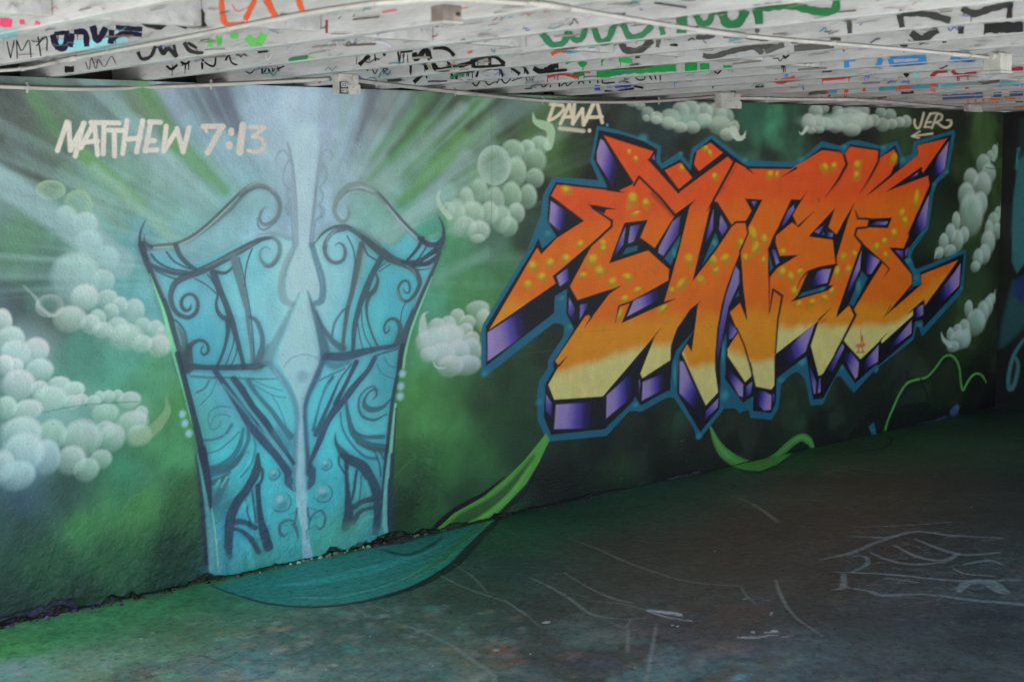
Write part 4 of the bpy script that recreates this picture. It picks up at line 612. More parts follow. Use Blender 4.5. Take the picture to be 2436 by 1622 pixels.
for i in range(70):
    x = qr_.uniform(480, 1300); y = qr_.uniform(760, 1150); L = qr_.uniform(60, 260); b_ = qr_.uniform(-30, 30)
    FS('D4 %f %f %f %f %f %f' % (x, y, x+L*.5, y+b_+qr_.uniform(-14, 14), x+L, y+b_*.4), [1.5, qr_.uniform(3, 7), 1.5], (104,114,114), 4, qr_.uniform(.12, .38))
for i in range(60):
    x = qr_.uniform(0, 1900); y = qr_.uniform(500, 1560); L = qr_.uniform(60, 320); b_ = qr_.uniform(-10, 60)
    FS('D3 %f %f %f %f %f %f' % (x, y, x+L*.5, y+b_*.7, x+L, y+b_), [1, qr_.uniform(1.5, 4), 1], (116,118,110), 3, qr_.uniform(.08, .26))
FS('D4 1050 985 1120 1010 1280 1022', [3,10,4], (122,116,112), 3, .6); FS('D4 630 620 760 605', [4,6], (92,82,26), 4, .5); FS('D4 870 613 920 612', [4,5], (92,82,26), 4, .5)
floor.blob(px('D4', [(790,850)])[0], 30, 30, (82,50,46), .5); floor.blob((1190,1545), 55, 60, (112,52,52), .6, .1); floor.blob((1220,1570), 50, 50, (100,50,52), .45); floor.blob((1360,1555), 40, 60, (92,52,56), .4); floor.blob((1180,1546), 10, 9, (160,152,156), .9, .5)
floor.blob((835,1545), 26, 60, (54,110,98), .6, .2); floor.blob((960,1550), 40, 80, (52,100,90), .45); floor.blob((925,1573), 16, 25, (60,74,108), .6); floor.blob((1060,1605), 34, 50, (56,108,104), .5); floor.blob((1760,1612), 60, 30, (90,140,165), .7); floor.blob((1240,1600), 70, 45, (48,84,88), .5)
FS('D1 1560 1290 1740 1300 1880 1340 2050 1270', [3,8,10,5], (48,62,56), 5, .6); FS('D1 1700 1430 1860 1360 2060 1420', [4,9,4], (52,66,66), 5, .55); FS('D1 80 1310 250 1310', [4,8], (30,60,44), 3, .7); floor.blob(px('D1', [(180,1440)])[0], 30, 30, (150,160,150), .5); floor.blob(px('D1', [(2030,1360)])[0], 24, 30, (76,130,124), .5)
# worn patch with a broken rim
FPIT = np.zeros_like(YY)
def fpit(P, depth, c, a=.6, rag=.05):
    q = on_z(P); sl = floor.box(q, 0.2); d = floor.sdf(q, sl)+rag*2*(fbm(XX[sl]*14, YY[sl]*14, 4, 3)-.5)
    m = np.clip(.5-d/.012, 0, 1); FPIT[sl] = np.maximum(FPIT[sl], m*depth); floor.img[sl] = floor.img[sl]*(1-m[..., None]*a)+floor.col(c)*m[..., None]*a
    rim = np.exp(-(d/.011)**2)*(fbm(XX[sl]*9, YY[sl]*9, 3, 33) > .52); floor.img[sl] = floor.img[sl]*(1-rim[..., None]*.8)+floor.col((150,156,158))*rim[..., None]*.8
fpit([(1548,1452),(1600,1458),(1700,1470),(1760,1482),(1800,1492),(1700,1486),(1600,1470)], .003, (46,52,50), .5, .02)
fpit([(1700,1435),(1780,1428),(1830,1440),(1810,1480),(1760,1490),(1690,1480)], .003, (66,58,54), .6)
fpit([(1700,1502),(1800,1500),(1880,1500),(1880,1510),(1760,1516)], .002, (70,60,58), .5, .02)
rr = np.random.RandomState(5)
for i in range(260):
    x = rr.uniform(0, 2430); y = rr.uniform(1300, 1622); r = rr.uniform(.8, 2.2); floor.blob((x, y), r, r*rr.uniform(1, 2.5), (128,134,126) if rr.rand() < .7 else (24,26,26), rr.uniform(.15, .5), .3)
for i in range(420):                                              # scuffs and scratches
    x = rr.uniform(-100, 2500); y = rr.uniform(1120, 1640); L = rr.uniform(6, 46); a = rr.normal(0, .35)
    if y < 1510-.2229*x: continue
    floor.stroke([(x, y), (x+L*math.cos(a), y+L*.3*math.sin(a))], rr.uniform(.5, 1.6), (118,122,114) if rr.rand() < .55 else (20,22,22), 1.2, rr.uniform(.15, .5))
gr_ = smooth(.60, .74, fbm(XX*55, YY*55, 3, 95)); floor.img *= (1-.35*gr_)[..., None]
gl_ = smooth(.64, .76, fbm(XX*48+9, YY*48, 3, 96)); floor.img += (gl_*.028)[..., None]
FP([(1712,1090),(1735,1106),(1770,1117),(1805,1120),(1848,1105),(1885,1076),(1880,1056),(1840,1078),(1800,1092),(1760,1088),(1725,1066)], (74,132,62), 3)
FS([(1716,1096),(1740,1111),(1772,1121),(1806,1124),(1850,1108)], [2,3,3.5,4,2], (8,14,9), 3, .85)
for P in ([(1130,1540),(1290,1500),(1420,1490),(1560,1455)], [(300,1600),(480,1560),(640,1570),(760,1530)], [(1900,1330),(2060,1290),(2300,1300)]): FS(P, [1,1.6,1.2,1], (14,16,16), 1.5, .6)
floor.img *= (1+0.05*rr.normal(0, 1, YY.shape))[..., None]
floor.img = np.clip(floor.img, .003, .7)

# ================================================================ the wall round the corner
SU = np.linspace(-3.2, 0.04, 260); SV = np.linspace(0, HC, 200)
side = Canvas(SU, SV, lambda p: on_x(p, X_END), 1.3)
side.img[:] = side.col((22,25,26)); sx, sy = np.meshgrid(SU, SV)
side.img *= (0.6+0.8*fbm(sx*5, sy*5, 4, 3))[..., None]
def SP(pts, c, soft=4, a=.9): side.fill(px('Z', pts), c, soft, a)
SP([(560,290),(528,330),(520,400),(505,520),(500,640),(502,780),(522,830),(545,800),(575,760),(600,400)], (48,108,116)); SP([(535,150),(560,140),(600,160),(600,290),(530,330)], (30,52,54), 10)
SP([(505,860),(560,900),(620,940),(620,1000),(500,1120),(470,1150),(440,1160),(455,1060),(480,960)], (36,80,86), 12, .8); SP([(510,860),(560,830),(640,880),(640,1000),(560,980),(505,920)], (26,46,104), 8)
side.stroke(px('Z', [(600,1080),(545,1130),(505,1200),(485,1290),(490,1340),(510,1320),(528,1240),(515,1200),(497,1215)]), [5,6,8,9,9,9,8,6,3], (70,128,136), 4, .85)
side.stroke(px('Z', [(530,280),(522,340),(520,370)]), 4, (60,150,160), 3, .8)
side.img = np.clip(side.img*(1+.05*np.random.normal(0, 1, sx.shape))[..., None], .003, .7)

# ================================================================ materials
def mat(name, color=(.5, .5, .5), rough=.7, attr=None, bump=0.0, bscale=60, vary=0.0, vscale=8, metal=0.0, spec=.35, stretch=None, dirt=None, grit=None):
    m = bpy.data.materials.new(name); m.use_nodes = True; nt = m.node_tree; N = nt.nodes; L = nt.links; b = N['Principled BSDF']
    b.inputs['Roughness'].default_value = rough; b.inputs['Metallic'].default_value = metal; b.inputs['Specular IOR Level'].default_value = spec
    tc = N.new('ShaderNodeTexCoord'); co = tc.outputs['Object']
    if stretch is not None:
        mp = N.new('ShaderNodeMapping'); mp.inputs['Scale'].default_value = stretch; L.new(co, mp.inputs[0]); co = mp.outputs[0]
    if attr: a = N.new('ShaderNodeAttribute'); a.attribute_name = attr; out = a.outputs['Color']
    else: a = N.new('ShaderNodeRGB'); a.outputs[0].default_value = (*color, 1); out = a.outputs[0]
    if vary:
        n = N.new('ShaderNodeTexNoise'); n.inputs['Scale'].default_value = vscale; n.inputs['Detail'].default_value = 8; n.inputs['Roughness'].default_value = .65; L.new(co, n.inputs[0])
        r = N.new('ShaderNodeMapRange'); r.inputs[1].default_value = .3; r.inputs[2].default_value = .7; r.inputs[3].default_value = 1-vary; r.inputs[4].default_value = 1+vary*.5; L.new(n.outputs[0], r.inputs[0])
        mx = N.new('ShaderNodeMix'); mx.data_type = 'RGBA'; mx.blend_type = 'MULTIPLY'; mx.inputs[0].default_value = 1; L.new(out, mx.inputs[6]); L.new(r.outputs[0], mx.inputs[7]); out = mx.outputs[2]
    if dirt:
        n = N.new('ShaderNodeTexNoise'); n.inputs['Scale'].default_value = dirt[1]; n.inputs['Detail'].default_value = 10; n.inputs['Roughness'].default_value = .7; L.new(co, n.inputs[0])
        r = N.new('ShaderNodeMapRange'); r.inputs[1].default_value = dirt[2]; r.inputs[2].default_value = dirt[2]+.1; r.inputs[4].default_value = dirt[3]; L.new(n.outputs[0], r.inputs[0])
        mx = N.new('ShaderNodeMix'); mx.data_type = 'RGBA'; L.new(r.outputs[0], mx.inputs[0]); L.new(out, mx.inputs[6]); mx.inputs[7].default_value = (*dirt[0], 1); out = mx.outputs[2]
    if grit:                                     # sharp specks: lighter grains and dark pits
        for sc, lo, k, tint in ((grit[0], .64, grit[1], (.62, .63, .60)), (grit[0]*.6, .66, grit[2], (.012, .012, .012))):
            n = N.new('ShaderNodeTexNoise'); n.inputs['Scale'].default_value = sc; n.inputs['Detail'].default_value = 2; n.inputs['Roughness'].default_value = .7; L.new(co, n.inputs[0])
            r = N.new('ShaderNodeMapRange'); r.inputs[1].default_value = lo; r.inputs[2].default_value = lo+.05; r.inputs[4].default_value = k; L.new(n.outputs[0], r.inputs[0])
            mx = N.new('ShaderNodeMix'); mx.data_type = 'RGBA'; L.new(r.outputs[0], mx.inputs[0]); L.new(out, mx.inputs[6]); mx.inputs[7].default_value = (*tint, 1); out = mx.outputs[2]
    L.new(out, b.inputs['Base Color'])
    if bump:
        n = N.new('ShaderNodeTexNoise'); n.inputs['Scale'].default_value = bscale; n.inputs['Detail'].default_value = 6; L.new(co, n.inputs[0])
        bp = N.new('ShaderNodeBump'); bp.inputs['Strength'].default_value = bump; bp.inputs['Distance'].default_value = .004; L.new(n.outputs[0], bp.inputs['Height']); L.new(bp.outputs[0], b.inputs['Normal'])
    return m
M_MURAL = mat('mural_paint_on_render', attr='Col', rough=.5, bump=1.0, bscale=85, spec=.4, vary=.1, vscale=9, grit=(110, .10, .35))
M_FLOOR = mat('painted_concrete', attr='Col', rough=.5, bump=.6, bscale=60, vary=.3, vscale=26, spec=.45, grit=(130, .22, .55))
M_SIDE = mat('side_wall_paint', attr='Col', rough=.6, bump=.4, bscale=70)
M_JOIST = mat('white_painted_timber', (.53, .535, .55), .6, vary=.24, vscale=5, bump=.6, bscale=30, stretch=(6, 1, 6), dirt=((.12, .105, .09), 6, .57, .62))
M_DECK = mat('grey_white_boards', (.34, .345, .36), .65, vary=.25, vscale=4, bump=.4, bscale=30, stretch=(1, 5, 5), dirt=((.16, .14, .12), 6, .6, .7))
M_PAINT = mat('sprayed_paint', attr='Col', rough=.5, vary=.12, vscale=20)
_n = M_PAINT.node_tree.nodes; _l = M_PAINT.node_tree.links                      # thin spray: the coat breaks up towards its edge
_a = next(n for n in _n if n.type == 'ATTRIBUTE'); _tr = _n.new('ShaderNodeBsdfTransparent'); _mx = _n.new('ShaderNodeMixShader'); _ns = _n.new('ShaderNodeTexNoise'); _ns.inputs['Scale'].default_value = 240; _ns.inputs['Detail'].default_value = 3
_tc = next(n for n in _n if n.type == 'TEX_COORD'); _l.new(_tc.outputs['Object'], _ns.inputs[0])
_ad = _n.new('ShaderNodeMath'); _ad.operation = 'ADD'; _l.new(_a.outputs['Alpha'], _ad.inputs[0]); _l.new(_ns.outputs[0], _ad.inputs[1])
_mr = _n.new('ShaderNodeMapRange'); _mr.inputs[1].default_value = .62; _mr.inputs[2].default_value = 1.05; _l.new(_ad.outputs[0], _mr.inputs[0])
_l.new(_mr.outputs[0], _mx.inputs[0]); _l.new(_tr.outputs[0], _mx.inputs[1]); _l.new(_n['Principled BSDF'].outputs[0], _mx.inputs[2]); _l.new(_mx.outputs[0], _n['Material Output'].inputs[0])
M_RAW = mat('dark_bare_timber', (.05, .042, .036), .8, vary=.4, vscale=6, bump=.5, stretch=(1, 4, 8))
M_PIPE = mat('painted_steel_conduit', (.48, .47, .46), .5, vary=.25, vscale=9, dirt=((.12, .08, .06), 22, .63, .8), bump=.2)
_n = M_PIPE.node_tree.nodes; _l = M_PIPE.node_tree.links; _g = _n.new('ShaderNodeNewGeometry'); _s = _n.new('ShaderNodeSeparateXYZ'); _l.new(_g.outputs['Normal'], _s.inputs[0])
_r = _n.new('ShaderNodeMapRange'); _r.inputs[1].default_value = .15; _r.inputs[2].default_value = .6; _r.inputs[4].default_value = .85; _l.new(_s.outputs[2], _r.inputs[0])  # upward-facing side mixed to dark brown: the pipe's shaded top put into the colour
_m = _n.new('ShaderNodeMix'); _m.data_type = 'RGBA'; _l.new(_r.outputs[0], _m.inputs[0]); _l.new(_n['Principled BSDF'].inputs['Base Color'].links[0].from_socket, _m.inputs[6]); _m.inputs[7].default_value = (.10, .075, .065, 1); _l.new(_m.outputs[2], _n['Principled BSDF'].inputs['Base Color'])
M_BOX = mat('painted_steel_box', (.46, .455, .44), .5, vary=.3, vscale=22, dirt=((.12, .09, .07), 40, .57, .8), bump=.35)
M_CONC = mat('pale_outdoor_concrete', (.50, .49, .47), .85, vary=.2, vscale=1.2, bump=.3, bscale=30)
M_BACK = mat('render_core', (.3, .3, .29), .85, vary=.2, vscale=4)
M_BLACK = mat('black_vinyl', (.012, .012, .014), .45); M_LETTER = mat('white_print', (.75, .75, .74), .5)
M_RUBBLE = mat('broken_render', attr='Col', rough=.9, bump=.5, bscale=60)
M_WOOD = mat('weathered_brown_box', (.22, .19, .17), .7, vary=.5, vscale=18, bump=.4, dirt=((.42, .36, .26), 14, .55, .8))

# ================================================================ mesh helpers
col = scene.collection
def tag(o, label=None, cat=None, group=None, kind=None):
    for k, v in (('label', label), ('category', cat), ('group', group), ('kind', kind)):
        if v: o[k] = v
    return o
def mesh_obj(name, verts, faces, m, parent=None, loc=None, smooth_=False):
    me = bpy.data.meshes.new(name); me.from_pydata([tuple(map(float, v)) for v in verts], [], faces); me.materials.append(m); me.update()
    if smooth_: me.polygons.foreach_set('use_smooth', [True]*len(me.polygons))
    o = bpy.data.objects.new(name, me); col.objects.link(o)
    if parent: o.parent = parent
    if loc is not None: o.location = loc
    return o
def empty(name, loc):
    o = bpy.data.objects.new(name, None); col.objects.link(o); o.location = loc; o.empty_display_size = .1; return o
def box_geo(x0, x1, y0, y1, z0, z1, bev=0.0):
    if bev <= 0:
        v = [(x, y, z) for z in (z0, z1) for y in (y0, y1) for x in (x0, x1)]
        return v, [(0, 2, 3, 1), (4, 5, 7, 6), (0, 1, 5, 4), (2, 6, 7, 3), (0, 4, 6, 2), (1, 3, 7, 5)]
    b = bev; v = []; f = []                      # chamfered along every edge
    import bmesh
    bm = bmesh.new(); bmesh.ops.create_cube(bm, size=1)
    for p in bm.verts: p.co = (x0+(p.co.x+.5)*(x1-x0), y0+(p.co.y+.5)*(y1-y0), z0+(p.co.z+.5)*(z1-z0))
    bmesh.ops.bevel(bm, geom=list(bm.edges), offset=b, segments=1, affect='EDGES')
    bm.verts.index_update(); v = [tuple(p.co) for p in bm.verts]; f = [[p.index for p in g.verts] for g in bm.faces]; bm.free(); return v, f
def set_cols(me, C, A=None):
    a = me.color_attributes.new('Col', 'FLOAT_COLOR', 'POINT'); c = np.ones((len(me.vertices), 4), np.float32); c[:, :3] = C.reshape(-1, 3); c[:, 3] = 1 if A is None else A; a.data.foreach_set('color', c.ravel())
def grid_obj(name, P, C, m, flip=False):         # P (rows, cols, 3)
    r, c = P.shape[:2]; me = bpy.data.meshes.new(name); n = (r-1)*(c-1)
    idx = np.arange(r*c).reshape(r, c); q = np.stack([idx[:-1, :-1], idx[:-1, 1:], idx[1:, 1:], idx[1:, :-1]], -1).reshape(-1, 4)
    if flip: q = q[:, ::-1]
    me.vertices.add(r*c); me.vertices.foreach_set('co', P.astype(np.float32).ravel())
    me.loops.add(n*4); me.loops.foreach_set('vertex_index', q.astype(np.int32).ravel())
    me.polygons.add(n); me.polygons.foreach_set('loop_start', np.arange(0, n*4, 4, dtype=np.int32)); me.polygons.foreach_set('loop_total', np.full(n, 4, np.int32))
    me.update(calc_edges=True); me.polygons.foreach_set('use_smooth', np.ones(n, bool)); me.materials.append(m); set_cols(me, C)
    o = bpy.data.objects.new(name, me); col.objects.link(o); return o
def tube(pts, r, n=12, caps=True):
    pts = np.asarray(pts, float); k = len(pts); v = []; f = []
    for i in range(k):
        t = pts[min(i+1, k-1)]-pts[max(i-1, 0)]; t /= np.linalg.norm(t)+1e-9
        a = np.cross(t, [0, 0, 1]); a /= np.linalg.norm(a)+1e-9; b = np.cross(a, t); rr_ = r[i] if np.ndim(r) else r
        for j in range(n): th = 2*math.pi*j/n; v.append(pts[i]+rr_*(a*math.cos(th)+b*math.sin(th)))
    for i in range(k-1):
        for j in range(n): f.append((i*n+j, i*n+(j+1) % n, (i+1)*n+(j+1) % n, (i+1)*n+j))
    if caps: f.append(tuple(range(n-1, -1, -1))); f.append(tuple((k-1)*n+j for j in range(n)))
    return v, f
def spline(P, k=12):
    P = np.asarray(P, float); e = np.vstack([2*P[0]-P[1], P, 2*P[-1]-P[-2]]); o = []
    for i in range(len(P)-1):
        p0, p1, p2, p3 = e[i:i+4]
        for t in np.linspace(0, 1, k, endpoint=False): o.append(.5*((2*p1)+(-p0+p2)*t+(2*p0-5*p1+4*p2-p3)*t*t+(-p0+3*p1-3*p2+p3)*t**3))
    o.append(P[-1]); return np.array(o)

# ================================================================ setting: ground, floor
g = mesh_obj('ground', [(-150, -150, -.06), (150, -150, -.06), (150, 150, -.06), (-150, 150, -.06)], [(0, 1, 2, 3)], M_CONC); tag(g, kind='structure')
relief = .0016*(fbm(XX*9, YY*9, 4, 71)-.5)+.0012*(fbm(XX*40, YY*40, 2, 72)-.5)
fo = grid_obj('floor', np.stack([XX, YY, relief-FPIT-.0], -1), floor.img, M_FLOOR); tag(fo, kind='structure')
v, f = box_geo(-6, .3-.002, -9, .2, -.055, -.004); tag(mesh_obj('pavement', v, f, M_CONC), kind='structure')
v, f = box_geo(.3, 9.6, -9, -5.302, -.055, -.004); tag(mesh_obj('pavement', v, f, M_CONC), kind='structure')

# ================================================================ the painted wall
wy = -.0015*(fbm(UU*2.5, VV*2.5, 3, 81)-.5)*4-.0018*(fbm(UU*18, VV*18, 3, 82)-.5)
low = (1-smooth(.0, .75, VV))*smooth(4.2, 3.2, UU)
wy = wy-.012*low*(fbm(UU*34, VV*34, 4, 83)-.5)
lump = np.exp(-(((UU-3.98)/.10)**2+((VV-.30)/.22)**2)); wy = wy-.018*lump*(fbm(UU*22+VV*20, VV*22, 3, 84)-.35)
wy = wy+PIT*(0.5+fbm(UU*45, VV*45, 3, 85))
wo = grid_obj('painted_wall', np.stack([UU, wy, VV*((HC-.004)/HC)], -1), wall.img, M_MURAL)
tag(wo, 'long rendered wall with teal gate mural, orange wildstyle lettering and MATTHEW 7:13', 'wall')
v, f = box_geo(.3, X_END, .045, .30, -.03, HC-.004); mesh_obj('wall_core', v, f, M_BACK, wo)
v, f = box_geo(-6, .298, 0.0, .30, -.03, HC-.004); tag(mesh_obj('return_wall', v, f, M_BACK), 'plain grey wall carrying on past the cloud end of the mural', 'wall')
s_o = grid_obj('side_wall', np.stack([np.full_like(sx, X_END)-.004*(fbm(sx*12, sy*12, 3, 6)-.5), sx, sy*((HC-.004)/HC)], -1), side.img, M_SIDE, flip=True)
tag(s_o, 'dark wall with teal and blue paint meeting the mural wall at the corner', 'wall')
v, f = box_geo(X_END+.006, X_END+.25, -4.3, .0, -.03, HC-.004); mesh_obj('wall_core', v, f, M_BACK, s_o)
v, f = box_geo(X_END-.002, X_END+.006, -4.3, -3.2, -.03, HC-.004); mesh_obj('wall_face', v, f, M_BACK, s_o)
# rubble along the foot of the wall
RV, RF, RC = [], [], []
def chunk(x, y, z, s, c):
    b = len(RV); th = random.random()*6.28
    for i in range(6):
        a = th+i*1.047; r = s*random.uniform(.6, 1.1); RV.append((x+r*math.cos(a), y+r*math.sin(a)*.8, z)); RC.append(c)
    for i in range(3):
        a = th+i*2.09; r = s*random.uniform(.25, .6); RV.append((x+r*math.cos(a), y+r*math.sin(a)*.8, z+s*random.uniform(.5, .9))); RC.append(c)
    for i in range(3):
        RF.append((b+2*i, b+2*i+1, b+6+i)); RF.append((b+2*i+1, b+(2*i+2) % 6, b+6+(i+1) % 3)); RF.append((b+2*i+1, b+6+(i+1) % 3, b+6+i))
    RF.append((b+6, b+7, b+8))
def scatter(x0, y0, x1, y1, n, cols, s0=.004, s1=.016):
    n = int(n*.35)
    a = on_wall([(x0, y0), (x1, y1)])[:, 0]
    for i in range(n):
        x = random.uniform(a[0], a[1]); c = random.choice(cols); c = np.clip(lin(c)*1.7*random.uniform(.5, 1.5), .005, .6)
        chunk(x, -abs(random.gauss(0, .016))+.012, .0, random.uniform(s0, s1), c)
BR = [(52,42,38),(60,50,46),(34,28,26),(70,62,70)]; GN = [(88,120,92),(60,86,66),(40,44,36),(110,140,118)]
scatter(0,1500,290,1440,70,[(62,52,74),(80,72,96),(36,32,40)]); scatter(290,1440,590,1380,80,BR); scatter(590,1378,740,1340,36,GN); scatter(740,1340,880,1300,90,GN); scatter(880,1300,980,1285,80,BR); scatter(980,1285,1060,1270,24,GN)
scatter(1200,1220,1700,1120,50,[(44,26,26),(30,28,28),(90,90,110)],.002,.007); scatter(2000,1050,2320,980,50,[(30,32,36),(70,84,110),(24,22,22)],.003,.009)
ro = mesh_obj('crumbled_render', RV, RF, M_RUBBLE); set_cols(ro.data, np.array(RC)); tag(ro, 'crumbs of broken render along the foot of the mural wall', 'rubble', kind='stuff')
# white specks and flakes of paint lying on the floor
FV_, FF_ = [], []
for (x, y, s) in [(363,1507,3),(336,1521,2.4),(335,1544,2),(606,1477,2.4),(645,1556,2.2),(1299,1482,7),(445,1555,1.6),(461,1554,1.6),(2150,1026,1.8),(1262,1557,1.8),(1600,1489,3),(1612,1491,3),(2310,1208,2.4),(1510,1590,2),(880,1515,1.8),(700,1592,1.8),(1030,1586,1.6),(1700,1312,1.6)]:
    p = on_z([(x, y)])[0]; r = s*.0026; b = len(FV_); th = random.random()*6
    for i in range(6): a = th+i*1.047; FV_.append((p[0]+r*math.cos(a)*random.uniform(.7, 1.2), p[1]+r*math.sin(a)*random.uniform(.7, 1.2), .003+.002*random.random()))
    FF_.append(tuple(range(b, b+6)))
M_FLAKE = mat('paint_flake', (.72, .72, .66), .6); tag(mesh_obj('paint_flakes', FV_, FF_, M_FLAKE), 'tiny white paint flakes scattered over the floor', 'flakes', kind='stuff')

# ================================================================ the deck overhead
deck = empty('timber_deck', (4.5, -3.0, HC)); tag(deck, 'white painted timber deck overhead, its joists covered in graffiti tags', 'deck')
DL = np.array(deck.location)
PITCH_J, TH, DEP = .38, .042, .19
YN, YF = -4.2, .27
joists = []; XR = [1.54+PITCH_J*k for k in range(-6, 21)]
for k, xr in enumerate(XR):
    if xr > X_END+.3: continue
    dz = random.uniform(-.004, .004); x0, x1 = xr-TH, xr
    v, f = box_geo(x0, x1, YN, YF, HC, HC+DEP+dz, .003)
    o = mesh_obj('joist', np.array(v)-DL, f, M_JOIST, deck); joists.append((x0, x1, o))
y = YN; bv, bf = box_geo(-1.2, X_END+.2, 0, .1385, 0, .036, .002); bme = None
while y < YF-.02:
    if bme is None: o = mesh_obj('deck_board', np.array(bv), bf, M_DECK, deck); bme = o.data
    else: o = bpy.data.objects.new('deck_board', bme); col.objects.link(o); o.parent = deck
    o.location = Vector((0, y, HC+DEP+.006))-deck.location; y += .1395
v, f = box_geo(-1.2, X_END+.25, YN, YF+.1, HC+DEP+.046, HC+DEP+.07); mesh_obj('sun_block_sheet', np.array(v)-DL, f, M_RAW, deck)  # unseen sheet added above the boards to stop sun coming through the gaps
v, f = box_geo(-1.2, X_END+.2, YF+.004, YF+.05, HC, HC+DEP+.04); mesh_obj('rim_board', np.array(v)-DL, f, M_RAW, deck)
v, f = box_geo(X_END+.26, X_END+.30, YN, YF, HC-.06, HC+DEP+.04); mesh_obj('rim_board', np.array(v)-DL, f, M_JOIST, deck)
v, f = box_geo(-1.2, X_END+.2, YN-.045, YN-.003, HC-.02, HC+DEP+.04); mesh_obj('fascia_board', np.array(v)-DL, f, M_JOIST, deck)
# blocking between the joists
YB_ = float(on_z([(1244, 121)], HC)[0][1])
blocks = []
for (yb, every) in ((YB_, 1), (YB_-1.75, 1)):
    for i in range(len(joists)-1):
        j = random.uniform(-.02, .02)+(.045 if i % 2 else 0)
        v, f = box_geo(joists[i][1]+.001, joists[i+1][0]-.001, yb+j, yb+j+.04, HC+.012+random.uniform(0, .01), HC+DEP, .002)
        mesh_obj('blocking', np.array(v)-DL, f, M_JOIST, deck); blocks.append((joists[i][1], joists[i+1][0], yb+j))
print('blocking row', YB_)
# tags and paint on the joists: each dab is laid on the timber face it touches
cells = {}; SID = [0]
def hit(p):
    d = rays([p])[0]; best = None
    for k, (x0, x1, o) in enumerate(joists):
        if x0 > 0.2:
            t = (x0-CAM[0])/d[0]; q = CAM+d*t
            if t > 0 and HC < q[2] < HC+DEP and YN < q[1] < YF and (best is None or t < best[0]): best = (t, k, 'x')
        t = (HC-CAM[2])/d[2]
        if t > 0:
            q = CAM+d*t
            if x0 < q[0] < x1 and YN < q[1] < YF and (best is None or t < best[0]): best = (t, k, 'z')
    return best
def dab(corners, k, face, c, al):
    x0, x1, o = joists[k]; out = []
    for p in corners:
        d = rays([p])[0]
        if face == 'x':
            q = CAM+d*((x0-CAM[0])/d[0]); q[2] = min(max(q[2], HC+.003), HC+DEP); q[0] = x0-.0006-SID[0]*.00001
        else:
            q = CAM+d*((HC-CAM[2])/d[2]); q[0] = min(max(q[0], x0+.003), x1-.003); q[2] = HC-.0006-SID[0]*.00001
        out.append(q)
    V_, F_, C_, A_ = cells.setdefault((k, SID[0], face), ([], [], [], [])); b = len(V_); V_ += out; F_.append((b, b+1, b+2, b+3)); C_ += [c]*4; A_ += al
def J(path, w, c, k=3.623, curve=True, drip=True):
    SID[0] += 1; P = np.array(mix_path(path)); cc = np.clip(lin(c)*1.35, .004, .8); w = w/k*1.05
    if curve and len(P) > 2: P = spline(P, 6)
    L = np.concatenate([[0], np.cumsum(np.hypot(*np.diff(P, axis=0).T))]); n = max(1, int(L[-1]/4.0)); s = np.linspace(0, L[-1], n+1)
    Q = np.stack([np.interp(s, L, P[:, 0]), np.interp(s, L, P[:, 1])], 1); T = np.gradient(Q, axis=0) if n > 0 else np.ones((1, 2))
    T /= np.linalg.norm(T, axis=1)[:, None]+1e-9; Nn = np.stack([-T[:, 1], T[:, 0]], 1)
    w = w*1.12; m = max(1, int(round(w/4.5))); thin = w < 5
    B = [-.5, .5] if thin else [-.5, -.5+min(.3, 1.8/w)]+list(np.linspace(-.5+min(.3, 1.8/w), .5-min(.3, 1.8/w), m+1)[1:])+[.5]
    AL = [.8, .8] if thin else [0]+[1]*(len(B)-2)+[0]
    ph = random.random()*6; jw = 1+.10*np.sin(np.arange(n+1)*.9+ph)+np.random.uniform(-.06, .06, n+1)
    fa_ = 1-.35*np.abs(np.sin(np.arange(n+1)*.23+ph))*(0 if thin else 1)
    for i in range(n):
        for j in range(len(B)-1):
            a, b = B[j], B[j+1]; w0, w1 = w*jw[i], w*jw[i+1]
            cs = [Q[i]+Nn[i]*w0*a, Q[i+1]+Nn[i+1]*w1*a, Q[i+1]+Nn[i+1]*w1*b, Q[i]+Nn[i]*w0*b]; h = hit(np.mean(cs, 0))
            if h: dab(cs, h[1], h[2], cc, [AL[j]*fa_[i], AL[j]*fa_[i+1], AL[j+1]*fa_[i+1], AL[j+1]*fa_[i]])
    if drip and w > 5 and random.random() < .45:
        for _ in range(random.randint(1, 3)):
            q = Q[random.randint(0, n)]; J('P %f %f %f %f' % (q[0], q[1]+w*.3, q[0]+.4, q[1]+w*.4+random.uniform(5, 16)), random.uniform(1.2, 2.2)*3.6, c, 3.623, False, False)
BK, NVY, GRN, GR2, GY, ORG, RED, BLU = (18,18,20), (22,20,48), (34,104,62), (24,140,66), (62,62,60), (212,82,40), (190,40,36), (46,124,192)
